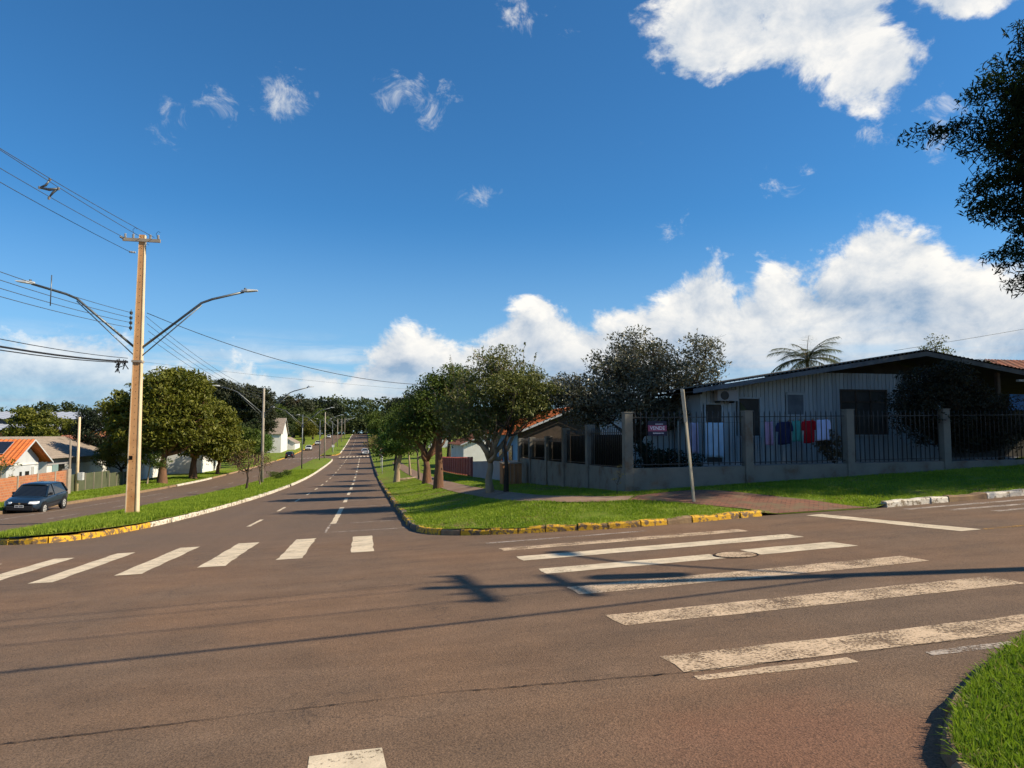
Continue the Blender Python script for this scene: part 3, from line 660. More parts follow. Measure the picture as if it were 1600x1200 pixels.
def make_tree(name, label, base, trunk, lobes, leafmat, bark, seed=1, clumps=90, per=90, clump_r=.45, leaf=.12, aspect=.45, r0=.16, limbs=6, group=None, cat='tree',
              shell=.45, up=.35, droop=0.0, twig=.012, parts=True, flat=.8, extra_twigs=0, limb_r=.6, shoots=0, shoot_len=.8):
    """trunk: polyline of offsets from base; lobes: (dx,dy,dz,rx,ry,rz) relative to base"""
    rs = np.random.RandomState(seed); root = empty(name, base); tag(root, label, cat, group)
    vol = np.array([l[3]*l[4]*l[5] for l in lobes]); pr = vol**.7/np.sum(vol**.7)
    C = []
    for k in range(clumps):
        l = lobes[rs.choice(len(lobes), p=pr)]
        d = rs.normal(size=3); d /= np.linalg.norm(d); r = shell+(1-shell)*rs.rand()**.6
        C.append(np.array(l[:3])+d*np.array(l[3:6])*r*rs.uniform(.85, 1.08))
    C = np.array(C)
    T = np.array(trunk, float); mb = MB()
    top = T[-1]; nT = len(T); rad = [r0*(1.25 if i == 0 else 1.0-.38*i/(nT-1)) for i in range(nT)]
    mb.tube([tuple(T[0]+np.array([0, 0, -.3]))]+[tuple(p) for p in T], [r0*1.5]+rad, 8)
    # limbs reach toward spread-out clumps, every clump hangs on its nearest limb
    idx = [int(np.argmax(np.linalg.norm(C-top, axis=1)))]
    for _ in range(limbs-1):
        dd = np.min(np.linalg.norm(C[:, None]-C[idx][None], axis=2), axis=1); idx.append(int(np.argmax(dd)))
    nodes = []
    for j, i in enumerate(idx):
        st = T[-1] if (j % 3 or nT < 3) else T[-2]*.4+T[-1]*.6
        P = bend(st, C[i]*.92+top*.08, rs, .10, 6); rr = np.linspace(r0*limb_r, r0*.10, 6)
        mb.tube([tuple(p) for p in P], [float(x) for x in rr], 6); nodes += [(P[k], rr[k]) for k in range(1, 6)]
    NP = np.array([p for p, _ in nodes]); NR = np.array([r for _, r in nodes])
    for c in C:
        dn = np.linalg.norm(NP-c, axis=1)+np.where(NP[:, 2] > c[2], .5, 0); k = int(np.argmin(dn))
        P = bend(NP[k], c, rs, .14, 4); ra = max(min(NR[k]*.5, r0*.2), twig)
        mb.tube([tuple(p) for p in P], [ra, ra*.75, ra*.5, twig*.6], 4, False)
        for _ in range(extra_twigs):
            q = c+rs.uniform(-1, 1, 3)*clump_r*1.1+np.array([0, 0, clump_r*.4]); P2 = bend(P[2], q, rs, .15, 3)
            mb.tube([tuple(p) for p in P2], [twig*.7, twig*.5, twig*.3], 3, False)
    sh = []
    for k in range(shoots):
        c = C[rs.randint(clumps)]; dv = c-top*.9; dv = dv/(np.linalg.norm(dv)+1e-6)+np.array([0, 0, .9])+rs.normal(size=3)*.25; dv /= np.linalg.norm(dv); l = shoot_len*rs.uniform(.5, 1.3)
        P = bend(c, c+dv*l, rs, .06, 4); mb.tube([tuple(p) for p in P], [twig*.9, twig*.7, twig*.5, twig*.3], 4, False)
        m_ = int(16*l/leaf*.14)+8; tt = rs.rand(m_)[:, None]; sh.append(c+dv*l*tt+rs.normal(size=(m_, 3))*leaf*.55*(1.15-tt))
    mb.build('trunk', bark, root)
    # leaves
    sz = rs.uniform(.5, 1.45, clumps); cnt = np.maximum(4, (per*sz**2)).astype(int)
    ids = np.repeat(np.arange(clumps), cnt); n = len(ids)
    d = rs.normal(size=(n, 3)); d /= np.linalg.norm(d, axis=1)[:, None]; r = rs.rand(n)**.40; d[:, 2] = np.where((d[:, 2] < 0) & (rs.rand(n) < .62), -d[:, 2], d[:, 2])
    off = d*r[:, None]*clump_r*sz[ids][:, None]*np.array([1.15, 1.15, flat])
    pos = C[ids]+off; pos[:, 2] -= droop*.25*np.hypot(off[:, 0], off[:, 1])
    tb = rs.rand(clumps)[ids]*.85+.15*rs.rand(n)
    if sh: sh = np.concatenate(sh); pos = np.concatenate([pos, sh]); tb = np.r_[tb, np.full(len(sh), .6)]
    link('crown', leaf_mesh('crown', pos, leafmat, rs, leaf, aspect, up=up, tintbias=tb, droop=droop), root)
    return root
def P3(x, y, f): return (x, y, hz(f, x, y))
GS = 'trees along the right-hand pavement'
make_tree('street_tree', 'vase shaped street tree with pale twisted forked trunk beside the footpath', P3(4.75, 27.0, LW), [(0, 0, 0), (-.07, 0, .5), (.02, .05, .95), (.0, .05, 1.35)],
          [(-.3, .2, 3.3, 1.7, 1.6, 1.3), (.9, .2, 3.7, 1.5, 1.5, 1.5), (.4, 0, 4.6, 1.2, 1.1, .9), (-1.2, .1, 2.8, 1.0, 1.2, .8), (1.7, .2, 3.5, 1.0, 1.0, .8), (-.6, -.3, 2.4, 1.1, 1.1, .6)], 'leaf_street', 'bark_pale', 11, 240, 90, .42, .115, .4, .15, 9, GS, extra_twigs=2, shell=.25, limb_r=.78, shoots=60, shoot_len=.9)
make_tree('street_tree', 'slim dark trunked young tree next to the twisted forked street tree', P3(5.15, 25.9, LW), [(0, 0, 0), (.02, 0, .9), (-.05, 0, 1.7), (.1, 0, 2.3)],
          [(.3, 0, 3.5, 1.2, 1.2, 1.1), (.9, .3, 3.7, 1.1, 1.1, .8)], 'leaf_street', 'bark_dark', 12, 110, 80, .42, .115, .4, .085, 6, GS, extra_twigs=1)
make_tree('street_tree', 'dense round street tree with thick straight reddish trunk', P3(3.85, 37.7, LW), [(0, 0, 0), (.03, 0, 1.2), (0, 0, 2.3), (.1, 0, 3.0)],
          [(.1, 0, 4.4, 1.8, 1.7, 1.4), (-.6, 0, 3.8, 1.4, 1.4, 1.0), (1.0, 0, 4.8, 1.3, 1.3, 1.2), (.5, 0, 5.6, .9, .9, .8), (-1.4, -.4, 3.0, .9, .9, .7), (1.5, -.3, 3.4, .8, .8, .8)], 'leaf_green', 'bark_red', 13, 210, 100, .52, .15, .45, .23, 7, GS, extra_twigs=1, shoots=40, shoot_len=.9)
make_tree('street_tree', 'street tree with low forked reddish trunk behind the thick straight one', P3(4.0, 46.4, LW), [(0, 0, 0), (0, 0, 1.0), (-.1, 0, 1.7)],
          [(-.6, 0, 4.0, 1.7, 1.6, 1.4), (.9, .3, 4.5, 1.6, 1.6, 1.4), (-1.3, 0, 3.3, 1.1, 1.1, .9)], 'leaf_green', 'bark_red', 14, 190, 90, .55, .16, .45, .26, 6, GS, limb_r=.75)
make_tree('street_tree', 'low bright green pruned tree with pale stout trunk near the road edge', P3(2.55, 57.3, LW), [(0, 0, 0), (.05, 0, 1.1), (.25, 0, 2.0), (.2, 0, 2.8)],
          [(.1, 0, 3.0, 1.6, 1.5, 1.1), (.2, 0, 4.0, 1.0, 1.0, .8), (-.9, 0, 2.5, .9, .9, .7), (1.3, 0, 2.9, .9, .9, .8)], 'leaf_light', 'bark_pale', 15, 110, 55, .45, .19, .5, .22, 6, GS, shoots=40, shoot_len=.8)
make_tree('street_tree', 'young bright green tree with thin pale trunk, third in from the kerb', P3(4.15, 54.8, LW), [(0, 0, 0), (-.1, 0, 1.1), (-.15, 0, 2.0)],
          [(-.1, 0, 2.9, 1.2, 1.2, .9), (.3, 0, 3.6, .8, .8, .6)], 'leaf_light', 'bark_grey', 16, 45, 40, .42, .17, .5, .10, 5, GS)
make_tree('street_tree', 'slender young tree with pale stem behind the pruned green tree', P3(4.2, 66.5, LW), [(0, 0, 0), (-.1, 0, 1.3), (-.2, 0, 2.3)],
          [(-.2, 0, 3.2, 1.5, 1.4, 1.0), (.5, 0, 4.1, 1.0, 1.0, .8)], 'leaf_light', 'bark_pale', 17, 45, 40, .5, .22, .5, .10, 5, GS)
make_tree('street_tree', 'dark shaded tree beside the round traffic sign', P3(3.6, 84, LW), [(0, 0, 0), (0, 0, 1.2), (.1, 0, 2.2)],
          [(0, 0, 3.6, 2.2, 2.2, 1.7), (.8, 0, 4.6, 1.6, 1.6, 1.2)], 'leaf_green', 'bark_dark', 18, 70, 50, .65, .28, .5, .2, 5, GS)
make_tree('street_tree', 'straw coloured dry bushy tree overhanging the road edge', P3(2.9, 122, LW), [(0, 0, 0), (0, 0, .9), (0, 0, 1.6)],
          [(-.2, 0, 2.9, 2.6, 2.2, 1.7)], 'leaf_straw', 'bark_grey', 19, 70, 45, .6, .30, .35, .15, 5, GS)
ROADSIDE = []
for k, (x, y, sc, lab) in enumerate(((8.5, 100, 1.0, 'broad green tree rising over the straw coloured bush'), (7.5, 150, 1.25, 'dense dark tree on the right where the avenue dips'), (12, 175, 1.5, 'tall broad tree behind the silver parked car'), (6.0, 200, 1.3, 'dark tree at the foot of the wooded slope'), (14, 120, 1.3, 'wide crowned tree above the low garden walls'))):
    ROADSIDE.append(make_tree('roadside_tree', lab, P3(x, y, LW), [(0, 0, 0), (0, 0, 1.6*sc), (.2, 0, 2.6*sc)],
              [(0, 0, 4.6*sc, 3.4*sc, 3.2*sc, 2.0*sc), (-1.8*sc, 0, 3.6*sc, 2.2*sc, 2.2*sc, 1.4*sc), (1.4*sc, 0, 5.4*sc, 2.2*sc, 2.2*sc, 1.3*sc)], 'leaf_green' if k % 2 else 'leaf_far', 'bark_dark', 30+k, 110, 42, .8*sc, .36*sc, .5, .25*sc, 6, 'trees beyond the street trees'))
for k, (x, y, j, sc, lab) in enumerate(((5.5, 225, 3, 1.0, 'spreading tree over the far right kerb past the silver car'), (7.0, 260, 1, 1.1, 'dark tree farther up the right side of the avenue'), (5.8, 295, 3, 1.2, 'last big tree at the right before the ridge'), (10.5, 235, 2, 1.1, 'tall tree set back right of the far avenue'),
                                       (-22, 275, 1, 1.1, 'dark tree on the left beyond the white parked cars'), (-20.5, 300, 3, 1.2, 'tree shading the left kerb near the ridge'), (-26, 240, 2, 1.1, 'tall tree behind the low white shed'))):
    t = copy_tree(ROADSIDE[j]); t.location = P3(x, y, H); t.scale = (sc, sc, sc); t.rotation_euler = (0, 0, k*1.3); tag(t, lab, 'tree', 'trees beyond the street trees')
# garden trees of the weatherboard house
make_tree('garden_tree', 'wide spreading silvery grey tree behind the corner fence', P3(11.0, 26.3, LW), [(0, 0, 0), (-.1, 0, .7), (-.35, 0, 1.3), (-.5, .1, 1.8)],
          [(-1.2, 0, 3.7, 2.3, 1.9, 1.35), (.8, .2, 3.7, 2.2, 1.8, 1.4), (1.2, -.2, 2.6, 1.4, 1.2, .8), (-1.7, -.1, 2.7, 1.4, 1.2, .6), (-.3, .1, 4.6, 1.9, 1.7, 1.1), (-2.7, 0, 3.0, 1.3, 1.2, .8), (2.3, .2, 4.6, 1.2, 1.1, 1.3), (2.4, .2, 3.2, 1.1, 1.1, .9), (-3.3, .2, 3.4, .9, .9, .7)],
          'leaf_grey', 'bark_dark', 21, 440, 95, .46, .115, .5, .17, 14, extra_twigs=2, shell=.2, limb_r=.7, shoots=60, shoot_len=.8)
make_tree('garden_tree', 'dark twiggy shrub tree standing at the fence before the veranda', P3(19.4, 20.9, LW), [(0, 0, 0), (.05, 0, .5), (.1, 0, 1.0)],
          [(.1, 0, 2.3, 2.0, 1.2, 1.25), (-.9, 0, 2.0, 1.3, 1.0, .9), (1.2, 0, 1.9, 1.3, 1.0, 1.0), (.2, 0, 3.0, 1.2, .9, .6), (.3, 0, 1.1, 1.5, .9, .7), (1.6, 0, 1.0, 1.0, .8, .6)], 'leaf_shrub', 'bark_dark', 22, 300, 110, .36, .095, .45, .12, 9, extra_twigs=3, shell=.2)
make_tree('overhanging_tree', 'tall feathery dark tree hanging into view above the house', P3(24.6, 17.4, LW), [(0, 0, 0), (0, 0, 2.5), (.3, 0, 5.0), (.2, 0, 8.0)],
          [(0, 0, 8.9, 6.6, 4.8, 2.2), (-.6, 0, 10.6, 6.6, 4.6, 2.0), (.5, .3, 13.0, 5.0, 4.2, 2.4), (.8, .5, 7.4, 5.2, 4.2, 1.7), (1.5, 0, 15.0, 3.6, 3.0, 1.6), (-4.3, .4, 8.9, 2.0, 1.8, 1.4), (-3.6, .3, 11.0, 2.2, 2.0, 1.3), (-2.2, .2, 13.4, 2.8, 2.4, 1.6), (-2.8, .2, 6.5, 2.4, 2.0, 1.4), (-2.4, 0, 7.6, 2.6, 2.4, 1.4), (1.5, -3.0, 7.6, 4.4, 2.0, 1.6), (4.5, -2.6, 7.4, 3.5, 2.2, 1.8)],
          'leaf_pine', 'bark_dark', 23, 1150, 150, .66, .22, .22, .34, 20, shoots=120, shoot_len=1.0, shell=.15, droop=.6, flat=.6)
make_tree('overhanging_tree', 'second tall tree shading the lawn off the right edge', P3(35.5, 17.6, LW), [(0, 0, 0), (0, 0, 3.0), (0, 0, 6.0)],
          [(0, 0, 9.0, 6.0, 5.0, 4.0), (0, 0, 13, 4.5, 4.5, 3.0), (-4.5, -3.2, 7.6, 3.4, 2.2, 2.0)], 'leaf_pine', 'bark_dark', 24, 220, 90, 1.2, .45, .5, .34, 8, shell=.2)
# planting on the reservation
GM = 'saplings on the central reservation'
make_tree('sapling', 'rust leaved bare sapling by the reservation lamp post', P3(-8.1, 53.2, MZ), [(0, 0, 0), (.1, 0, .8), (0, 0, 1.3)], [(-.1, 0, 2.0, 1.0, .9, .8)], 'leaf_rust', 'bark_dark', 41, 36, 14, .35, .12, .5, .075, 6, GM, extra_twigs=2)
make_tree('sapling', 'smaller twiggy sapling touching the reservation lamp post', P3(-8.3, 61.5, MZ), [(0, 0, 0), (-.1, 0, .7), (0, 0, 1.2)], [(.1, 0, 1.9, .9, .8, .7)], 'leaf_rust', 'bark_grey', 42, 30, 12, .35, .12, .5, .06, 6, GM, extra_twigs=2)
make_tree('shrub', 'low green shrub on the central reservation grass', P3(-8.2, 74.5, MZ), [(0, 0, 0), (0, 0, .2)], [(0, 0, .5, 1.1, 1.0, .5)], 'leaf_green', 'bark_dark', 43, 26, 40, .3, .13, .5, .03, 4, cat='shrub')
# left side
GL = 'trees behind the left pavement'
make_tree('mango_tree', 'tallest round mango tree with olive gold crown beside the concrete pole', P3(-19.2, 75, LB), [(0, 0, 0), (0, 0, 1.6), (.1, 0, 2.8)],
          [(.2, 0, 7.0, 4.4, 4.2, 3.8), (-2.2, 0, 6.0, 2.8, 2.8, 2.6), (1.2, 0, 9.0, 2.8, 2.8, 2.2), (-4.0, .5, 7.4, 1.6, 1.6, 1.2), (2.4, 0, 5.4, 2.2, 2.4, 2.0), (-.5, -.6, 4.6, 3.6, 3.2, 1.6)], 'leaf_mango', 'bark_red', 51, 420, 95, .95, .42, .36, .42, 8, GL, shell=.55, flat=.75)
make_tree('mango_tree', 'lower sloping mango tree adjoining the tallest one', P3(-18.6, 85, LB), [(0, 0, 0), (0, 0, 1.5), (.1, 0, 2.6)],
          [(0, 0, 5.8, 4.0, 4.0, 3.2), (2.2, 0, 4.6, 2.4, 2.6, 2.2), (-1.8, 0, 7.0, 2.4, 2.4, 2.0)], 'leaf_mango', 'bark_red', 52, 330, 90, .95, .42, .36, .40, 8, GL, shell=.55, flat=.75)
make_tree('mango_tree', 'small dark green tree with short trunk past the mango trees', P3(-18.3, 97, LB), [(0, 0, 0), (0, 0, .9), (.2, 0, 1.6)],
          [(.2, 0, 3.4, 2.7, 2.7, 2.0), (2.2, 0, 3.0, 1.9, 1.9, 1.4)], 'leaf_mango', 'bark_red', 53, 150, 80, .75, .32, .4, .22, 6, GL, shell=.5)
make_tree('mango_tree', 'mango tree half hidden behind the tallest one', P3(-22.5, 88, LB), [(0, 0, 0), (0, 0, 1.8), (.1, 0, 3.0)], [(0, 0, 6.4, 4.2, 4.0, 3.4)], 'leaf_mango', 'bark_red', 50, 120, 60, .95, .36, .4, .42, 6, GL, shell=.55)
make_tree('sapling', 'slim sapling with drooping bluish green leaves by the left kerb', P3(-20.0, 73.0, LB), [(0, 0, 0), (.1, 0, .9), (.2, 0, 1.7), (.1, 0, 2.6)],
          [(0, 0, 3.0, 1.0, 1.0, 1.2), (1.0, 0, 2.3, .9, .9, .8), (-.5, 0, 2.3, .6, .6, .6)], 'leaf_green', 'bark_pale', 54, 48, 36, .36, .24, .3, .07, 5, droop=1.2)
make_tree('garden_bush', 'yellow green leafy bush over the motorcycle', P3(-23.6, 77.5, LB), [(0, 0, 0), (0, 0, .8), (0, 0, 1.5)], [(0, 0, 2.9, 2.4, 2.0, 1.4), (-1.3, 0, 2.6, 1.4, 1.4, 1.1)], 'leaf_yellow', 'bark_dark', 55, 80, 60, .55, .24, .4, .12, 6, cat='bush')
make_tree('garden_tree', 'blackish green tree in front of the warehouse roof', P3(-28.6, 86, LB), [(0, 0, 0), (0, 0, 1.8), (0, 0, 2.8)], [(0, 0, 5.2, 2.7, 2.6, 2.0), (-.5, 0, 6.6, 1.6, 1.6, 1.0)], 'leaf_dark', 'bark_dark', 56, 110, 62, .7, .28, .45, .2, 6)
make_tree('garden_tree', 'rounded yellowish tree before the long warehouse', P3(-43.0, 108, LB), [(0, 0, 0), (0, 0, 1.6), (0, 0, 2.6)], [(1.2, 0, 5.6, 3.6, 3.4, 2.6), (-2.0, 0, 6.4, 2.6, 2.6, 2.4), (-2.8, 0, 4.8, 2.0, 2.0, 1.6)], 'leaf_mango', 'bark_dark', 57, 230, 80, .8, .36, .45, .3, 6, shell=.5)
make_tree('garden_tree', 'olive tree beyond the red brown roof', P3(-27.5, 100, LB), [(0, 0, 0), (0, 0, 1.8), (0, 0, 2.8)], [(0, 0, 5.2, 3.8, 3.2, 2.4)], 'leaf_euca', 'bark_dark', 58, 90, 50, .85, .36, .45, .25, 6)
make_tree('garden_tree', 'broad round tree on the skyline above the warehouse', P3(-78, 205, LB), [(0, 0, 0), (0, 0, 3), (0, 0, 5)], [(0, 0, 9.5, 7, 6, 4.2), (-4, 0, 9.0, 4, 4, 3.4), (4, 0, 8.5, 4, 4, 3)], 'leaf_far', 'bark_dark', 59, 130, 45, 1.6, .75, .5, .4, 6)
make_tree('garden_tree', 'bare stemmed small tree by the orange roofed house', P3(-24.0, 54.0, LB), [(0, 0, 0), (-.1, 0, .6), (0, 0, 1.0)], [(0, 0, 2.0, 1.0, .9, .9), (-.6, 0, 2.9, .7, .7, .5)], 'leaf_yellow', 'bark_pale', 60, 30, 16, .4, .18, .45, .08, 7, extra_twigs=3)
for k, (x, y, h, lab) in enumerate(((-36.5, 172, 18.5, 'tall eucalyptus with pointed top at the left of its clump'), (-30, 168, 18.0, 'tall eucalyptus in the middle of its clump'), (-24, 166, 16.5, 'tall eucalyptus at the right of its clump'))):
    make_tree('eucalyptus', lab, P3(x, y, LB), [(0, 0, 0), (.2, 0, h*.3), (0, 0, h*.6)], [(0, 0, h*.70, 4.0, 3.6, h*.26), (1.4, 0, h*.55, 3.6, 3.2, h*.22), (-1.4, 0, h*.84, 2.4, 2.4, h*.14)], 'leaf_euca', 'bark_grey', 61+k, 260, 70, 1.1, .6, .35, .35, 8, 'eucalyptus clump on the left', droop=.4)
for k, (x, y, s, mat, lab) in enumerate(((-19.2, 118, 1.0, 'leaf_green', 'dark green round tree behind the reservation lamp post'), (-18.2, 127, .85, 'leaf_light', 'bright green tree with a leaning trunk by the dark parked car'), (-19.0, 137, .8, 'leaf_light', 'light green tree just short of the dark parked car'), (-21, 108, .8, 'leaf_straw', 'greyish dry tree between mango and palm'), (-20.5, 255, 1.35, 'leaf_yellow', 'yellow green tree beyond the white gabled house'), (-24, 150, 1.3, 'leaf_far', 'broad tree before the white gabled house'))):
    make_tree('avenue_tree', lab, P3(x, y, LB), [(0, 0, 0), (.2*s, 0, 1.2*s), (0, 0, 2.2*s)], [(0, 0, 4.4*s, 2.9*s, 2.7*s, 2.2*s), (1.0*s, 0, 3.6*s, 2.2*s, 2.2*s, 1.6*s)], mat, 'bark_dark', 71+k, 120, 70, .75*s, .36*s, .5, .2*s, 6, 'trees along the left pavement')

def make_palm(name, label, base, h, nf, fl, mat, seed, r0=.14):
    rs = np.random.RandomState(seed); root = empty(name, base); tag(root, label, 'palm')
    MB().tube([(0, 0, -.3), (.1, 0, h*.4), (.05, 0, h*.8), (0, 0, h)], [r0*1.3, r0, r0*.85, r0*.8], 8).build('trunk', 'bark_grey', root)
    V, F, T = [], [], []; st = MB()
    for k in range(nf):
        a = k*2.399+rs.uniform(-.2, .2); e = rs.uniform(.1, 1.45); L = fl*rs.uniform(.8, 1.1); pts = []; p = np.array([0, 0, h]); el = e
        for i in range(9):
            pts.append(p.copy()); el -= .15; p = p+np.array([math.cos(a)*math.cos(el), math.sin(a)*math.cos(el), math.sin(el)])*L/8
        st.tube([tuple(q) for q in pts], [.03, .028, .025, .02, .018, .015, .012, .01, .008], 4, False)
        side = np.array([-math.sin(a), math.cos(a), 0])
        for i in range(1, 8):
            for j in range(7):
                q = pts[i]+(pts[min(i+1, 8)]-pts[i])*j/7
                for sg in (-1, 1):
                    d = side*sg+(pts[i]-pts[i-1])/np.linalg.norm(pts[i]-pts[i-1])*.5+np.array([0, 0, -.45])+rs.normal(size=3)*.12; d /= np.linalg.norm(d); l = fl*.34*(1-.5*abs(i-4)/4)
                    wv = np.cross(d, [0, 0, 1]); wv /= np.linalg.norm(wv)+1e-9; b = len(V); V += [q-wv*.022, q+wv*.022, q+d*l]; F.append((b, b+1, b+2)); T.append(rs.rand())
    st.build('frond_stem', 'bark_grey', root)
    link('crown', np_mesh('crown', np.array(V), np.array(F), mat, False, T), root); return root
make_palm('palm_tree', 'feathery palm rising behind the weatherboard house roof', P3(30.8, 45, LW), 7.2, 30, 2.7, 'leaf_palm', 3)
make_palm('palm_tree', 'yellow green palm between the mango trees and the lamp post', P3(-21.0, 112, LB), 5.2, 24, 3.0, 'leaf_palm', 4, .2)
make_palm('palm_tree', 'far slim palm standing above the wooded ridge', P3(20, 360, LW), 15, 16, 4.0, 'leaf_far', 5, .25)

# wooded hill at the end of the avenue: the front trees are things, the mass behind them one wood
WN = ['round dark tree', 'flat topped tree', 'tall narrow tree', 'olive broad tree', 'low spreading tree', 'pale crowned tree']
WP = ['at the end of the avenue', 'left of the far avenue', 'right of the far avenue']
rs = np.random.RandomState(77); fr = []
for k in range(26):
    y = rs.uniform(300, 400); x = rs.uniform(-60, 45)
    if -18 < x < 3: x += 24 if x > -7 else -22
    fr.append((x, y))
fr.sort(key=lambda p: p[0])
protos = []
for k, (x, y) in enumerate(fr):
    if k < 5:
        s = rs.uniform(1.6, 2.1)
        t = make_tree('hillside_tree', 'x', (x, y, hz(H, x, y)), [(0, 0, 0), (0, 0, 2.0*s), (.3, 0, 3.2*s)], [(0, 0, 5.2*s, 3.6*s, 3.4*s, 1.9*s), (-2.0*s, 0, 4.4*s, 2.4*s, 2.4*s, 1.5*s), (1.8*s, 0, 5.8*s, 2.2*s, 2.2*s, 1.3*s)], ('leaf_far', 'leaf_green', 'leaf_euca', 'leaf_far', 'leaf_dark')[k], 'bark_dark', 101+k, 70, 44, 1.0*s, .55*s, .5, .3, 5)
        protos.append(t)
    else:
        t = copy_tree(protos[(k*3) % 5]); t.location = (x, y, hz(H, x, y)); sc = rs.uniform(.8, 1.25); t.scale = (sc, sc, sc*rs.uniform(.9, 1.15)); t.rotation_euler = (0, 0, rs.uniform(0, 6.28))
    side = 'left' if x < -7 else 'right'; n = sum(1 for q in fr[:k+1] if (q[0] < -7) == (side == 'left'))
    ords = ['first', 'second', 'third', 'fourth', 'fifth', 'sixth', 'seventh', 'eighth', 'ninth', 'tenth', 'eleventh', 'twelfth', 'thirteenth', 'fourteenth', 'fifteenth', 'sixteenth', 'seventeenth', 'eighteenth', 'nineteenth', 'twentieth', 'twenty-first', 'twenty-second', 'twenty-third', 'twenty-fourth']
    tag(t, '%s tree from the left on the wooded slope %s of the far avenue' % (ords[n-1], side), 'tree', 'trees on the far wooded slope')
def forest(name, label, pts, mat, rs, n, r, leaf):
    C = np.array(pts); ids = rs.randint(0, len(C), n); d = rs.normal(size=(n, 3)); d /= np.linalg.norm(d, axis=1)[:, None]
    d[:, 2] = np.where(d[:, 2] < -.6, -d[:, 2], d[:, 2])
    rr = r*np.random.RandomState(5).uniform(.7, 1.25, len(C))[ids]
    pos = C[ids]+d*rr[:, None]*np.array([1, 1, .8])*rs.uniform(.75, 1.05, n)[:, None]
    o = link(name, leaf_mesh(name, pos, mat, rs, leaf, .6, up=.5, tintbias=np.random.RandomState(6).rand(len(C))[ids])); tag(o, label, 'wood', kind='stuff'); return o
pts = []
for k in range(330):
    y = rs.uniform(375, 560); x = rs.uniform(-150, 130); hill = 1.0*math.exp(-((x+4)/60)**2); zt = 6+(y-375)*.040+10*hill+rs.uniform(-2.5, 2.5)
    pts.append((x, y, zt)); pts.append((x+rs.uniform(-4, 4), y-3, zt-6)); pts.append((x+rs.uniform(-4, 4), y-5, zt-11)); pts.append((x*.7, 372+rs.uniform(0, 20), 4+rs.uniform(0, 3)))
forest('far_woodland', 'dense dark green wood covering the ridge at the avenue end', pts, 'leaf_far', rs, 80000, 6.5, 1.6)
pts = []
for k in range(150):
    y = rs.uniform(420, 700); x = rs.uniform(-460, -130); pts.append((x, y, 8+rs.uniform(0, 4)+(y-420)*.025)); pts.append((x, y-4, 2+(y-420)*.02))
for k in range(90):
    y = rs.uniform(420, 700); x = rs.uniform(120, 600); pts.append((x, y, 6+rs.uniform(3, 8)))
forest('horizon_woodland', 'low band of trees along the horizon behind the warehouse', pts, 'leaf_far', rs, 36000, 8, 2.2)
make_tree('leafless_tree', 'bare umbrella crowned tree standing above the far ridge', (-31, 330, hz(H, -31, 330)), [(0, 0, 0), (.3, 0, 7), (0, 0, 11)], [(0, 0, 15.5, 5.5, 5, 2.2)], 'leaf_rust', 'bark_grey', 91, 60, 3, .9, .4, .4, .35, 10, extra_twigs=3, twig=.05)

# ------------------------------------------------------------------ grass blades
def vnoise(P, s, seed):
    r = np.random.RandomState(seed); g = r.rand(64, 64); q = P*s; i = np.floor(q).astype(int); f = q-i; f = f*f*(3-2*f); i %= 64; k = (i+1) % 64
    return (g[i[:, 0], i[:, 1]]*(1-f[:, 0])+g[k[:, 0], i[:, 1]]*f[:, 0])*(1-f[:, 1])+(g[i[:, 0], k[:, 1]]*(1-f[:, 0])+g[k[:, 0], k[:, 1]]*f[:, 0])*f[:, 1]
def blades(name, label, P, mat, rs, h, wd, lean=.5, parent=None):
    n = len(P); a = rs.uniform(0, 2*np.pi, n); L = h*rs.uniform(.5, 1.35, n); ln = np.abs(rs.normal(0, lean, n)); b = rs.uniform(0, 2*np.pi, n)
    s = np.stack([np.cos(a), np.sin(a), np.zeros(n)], -1)*(wd*rs.uniform(.6, 1.3, n))[:, None]
    t = np.stack([np.cos(b)*np.sin(ln), np.sin(b)*np.sin(ln), np.cos(ln)], -1)*L[:, None]
    V = np.stack([P-s*.5, P+s*.5, P+t*.55+s*.35, P+t*.98+np.stack([np.cos(b), np.sin(b), -np.ones(n)*.3], -1)*(L*ln*.25)[:, None]], 1).reshape(-1, 3)
    i = np.arange(n)*4; F = np.concatenate([np.stack([i, i+1, i+2], -1), np.stack([i, i+2, i+3], -1)])
    tt = np.clip(rs.beta(2, 2, n)*.62+(vnoise(P[:, :2]+50, .7, 31)*.5+vnoise(P[:, :2]+50, 2.6, 32)*.5-.22)*.75, 0, 1); me = np_mesh(name, V, F, mat, False, np.r_[tt, tt])
    return tag(link(name, me, parent), label, 'grass', kind='stuff')
rs = np.random.RandomState(8)
def inside(P, poly):
    x, y = P[:, 0], P[:, 1]; poly = np.asarray(poly); j = np.roll(poly, 1, 0); c = np.zeros(len(P), bool)
    for (xi, yi), (xj, yj) in zip(poly, j): c ^= ((yi > y) != (yj > y)) & (x < (xj-xi)*(y-yi)/(yj-yi+1e-12)+xi)
    return c
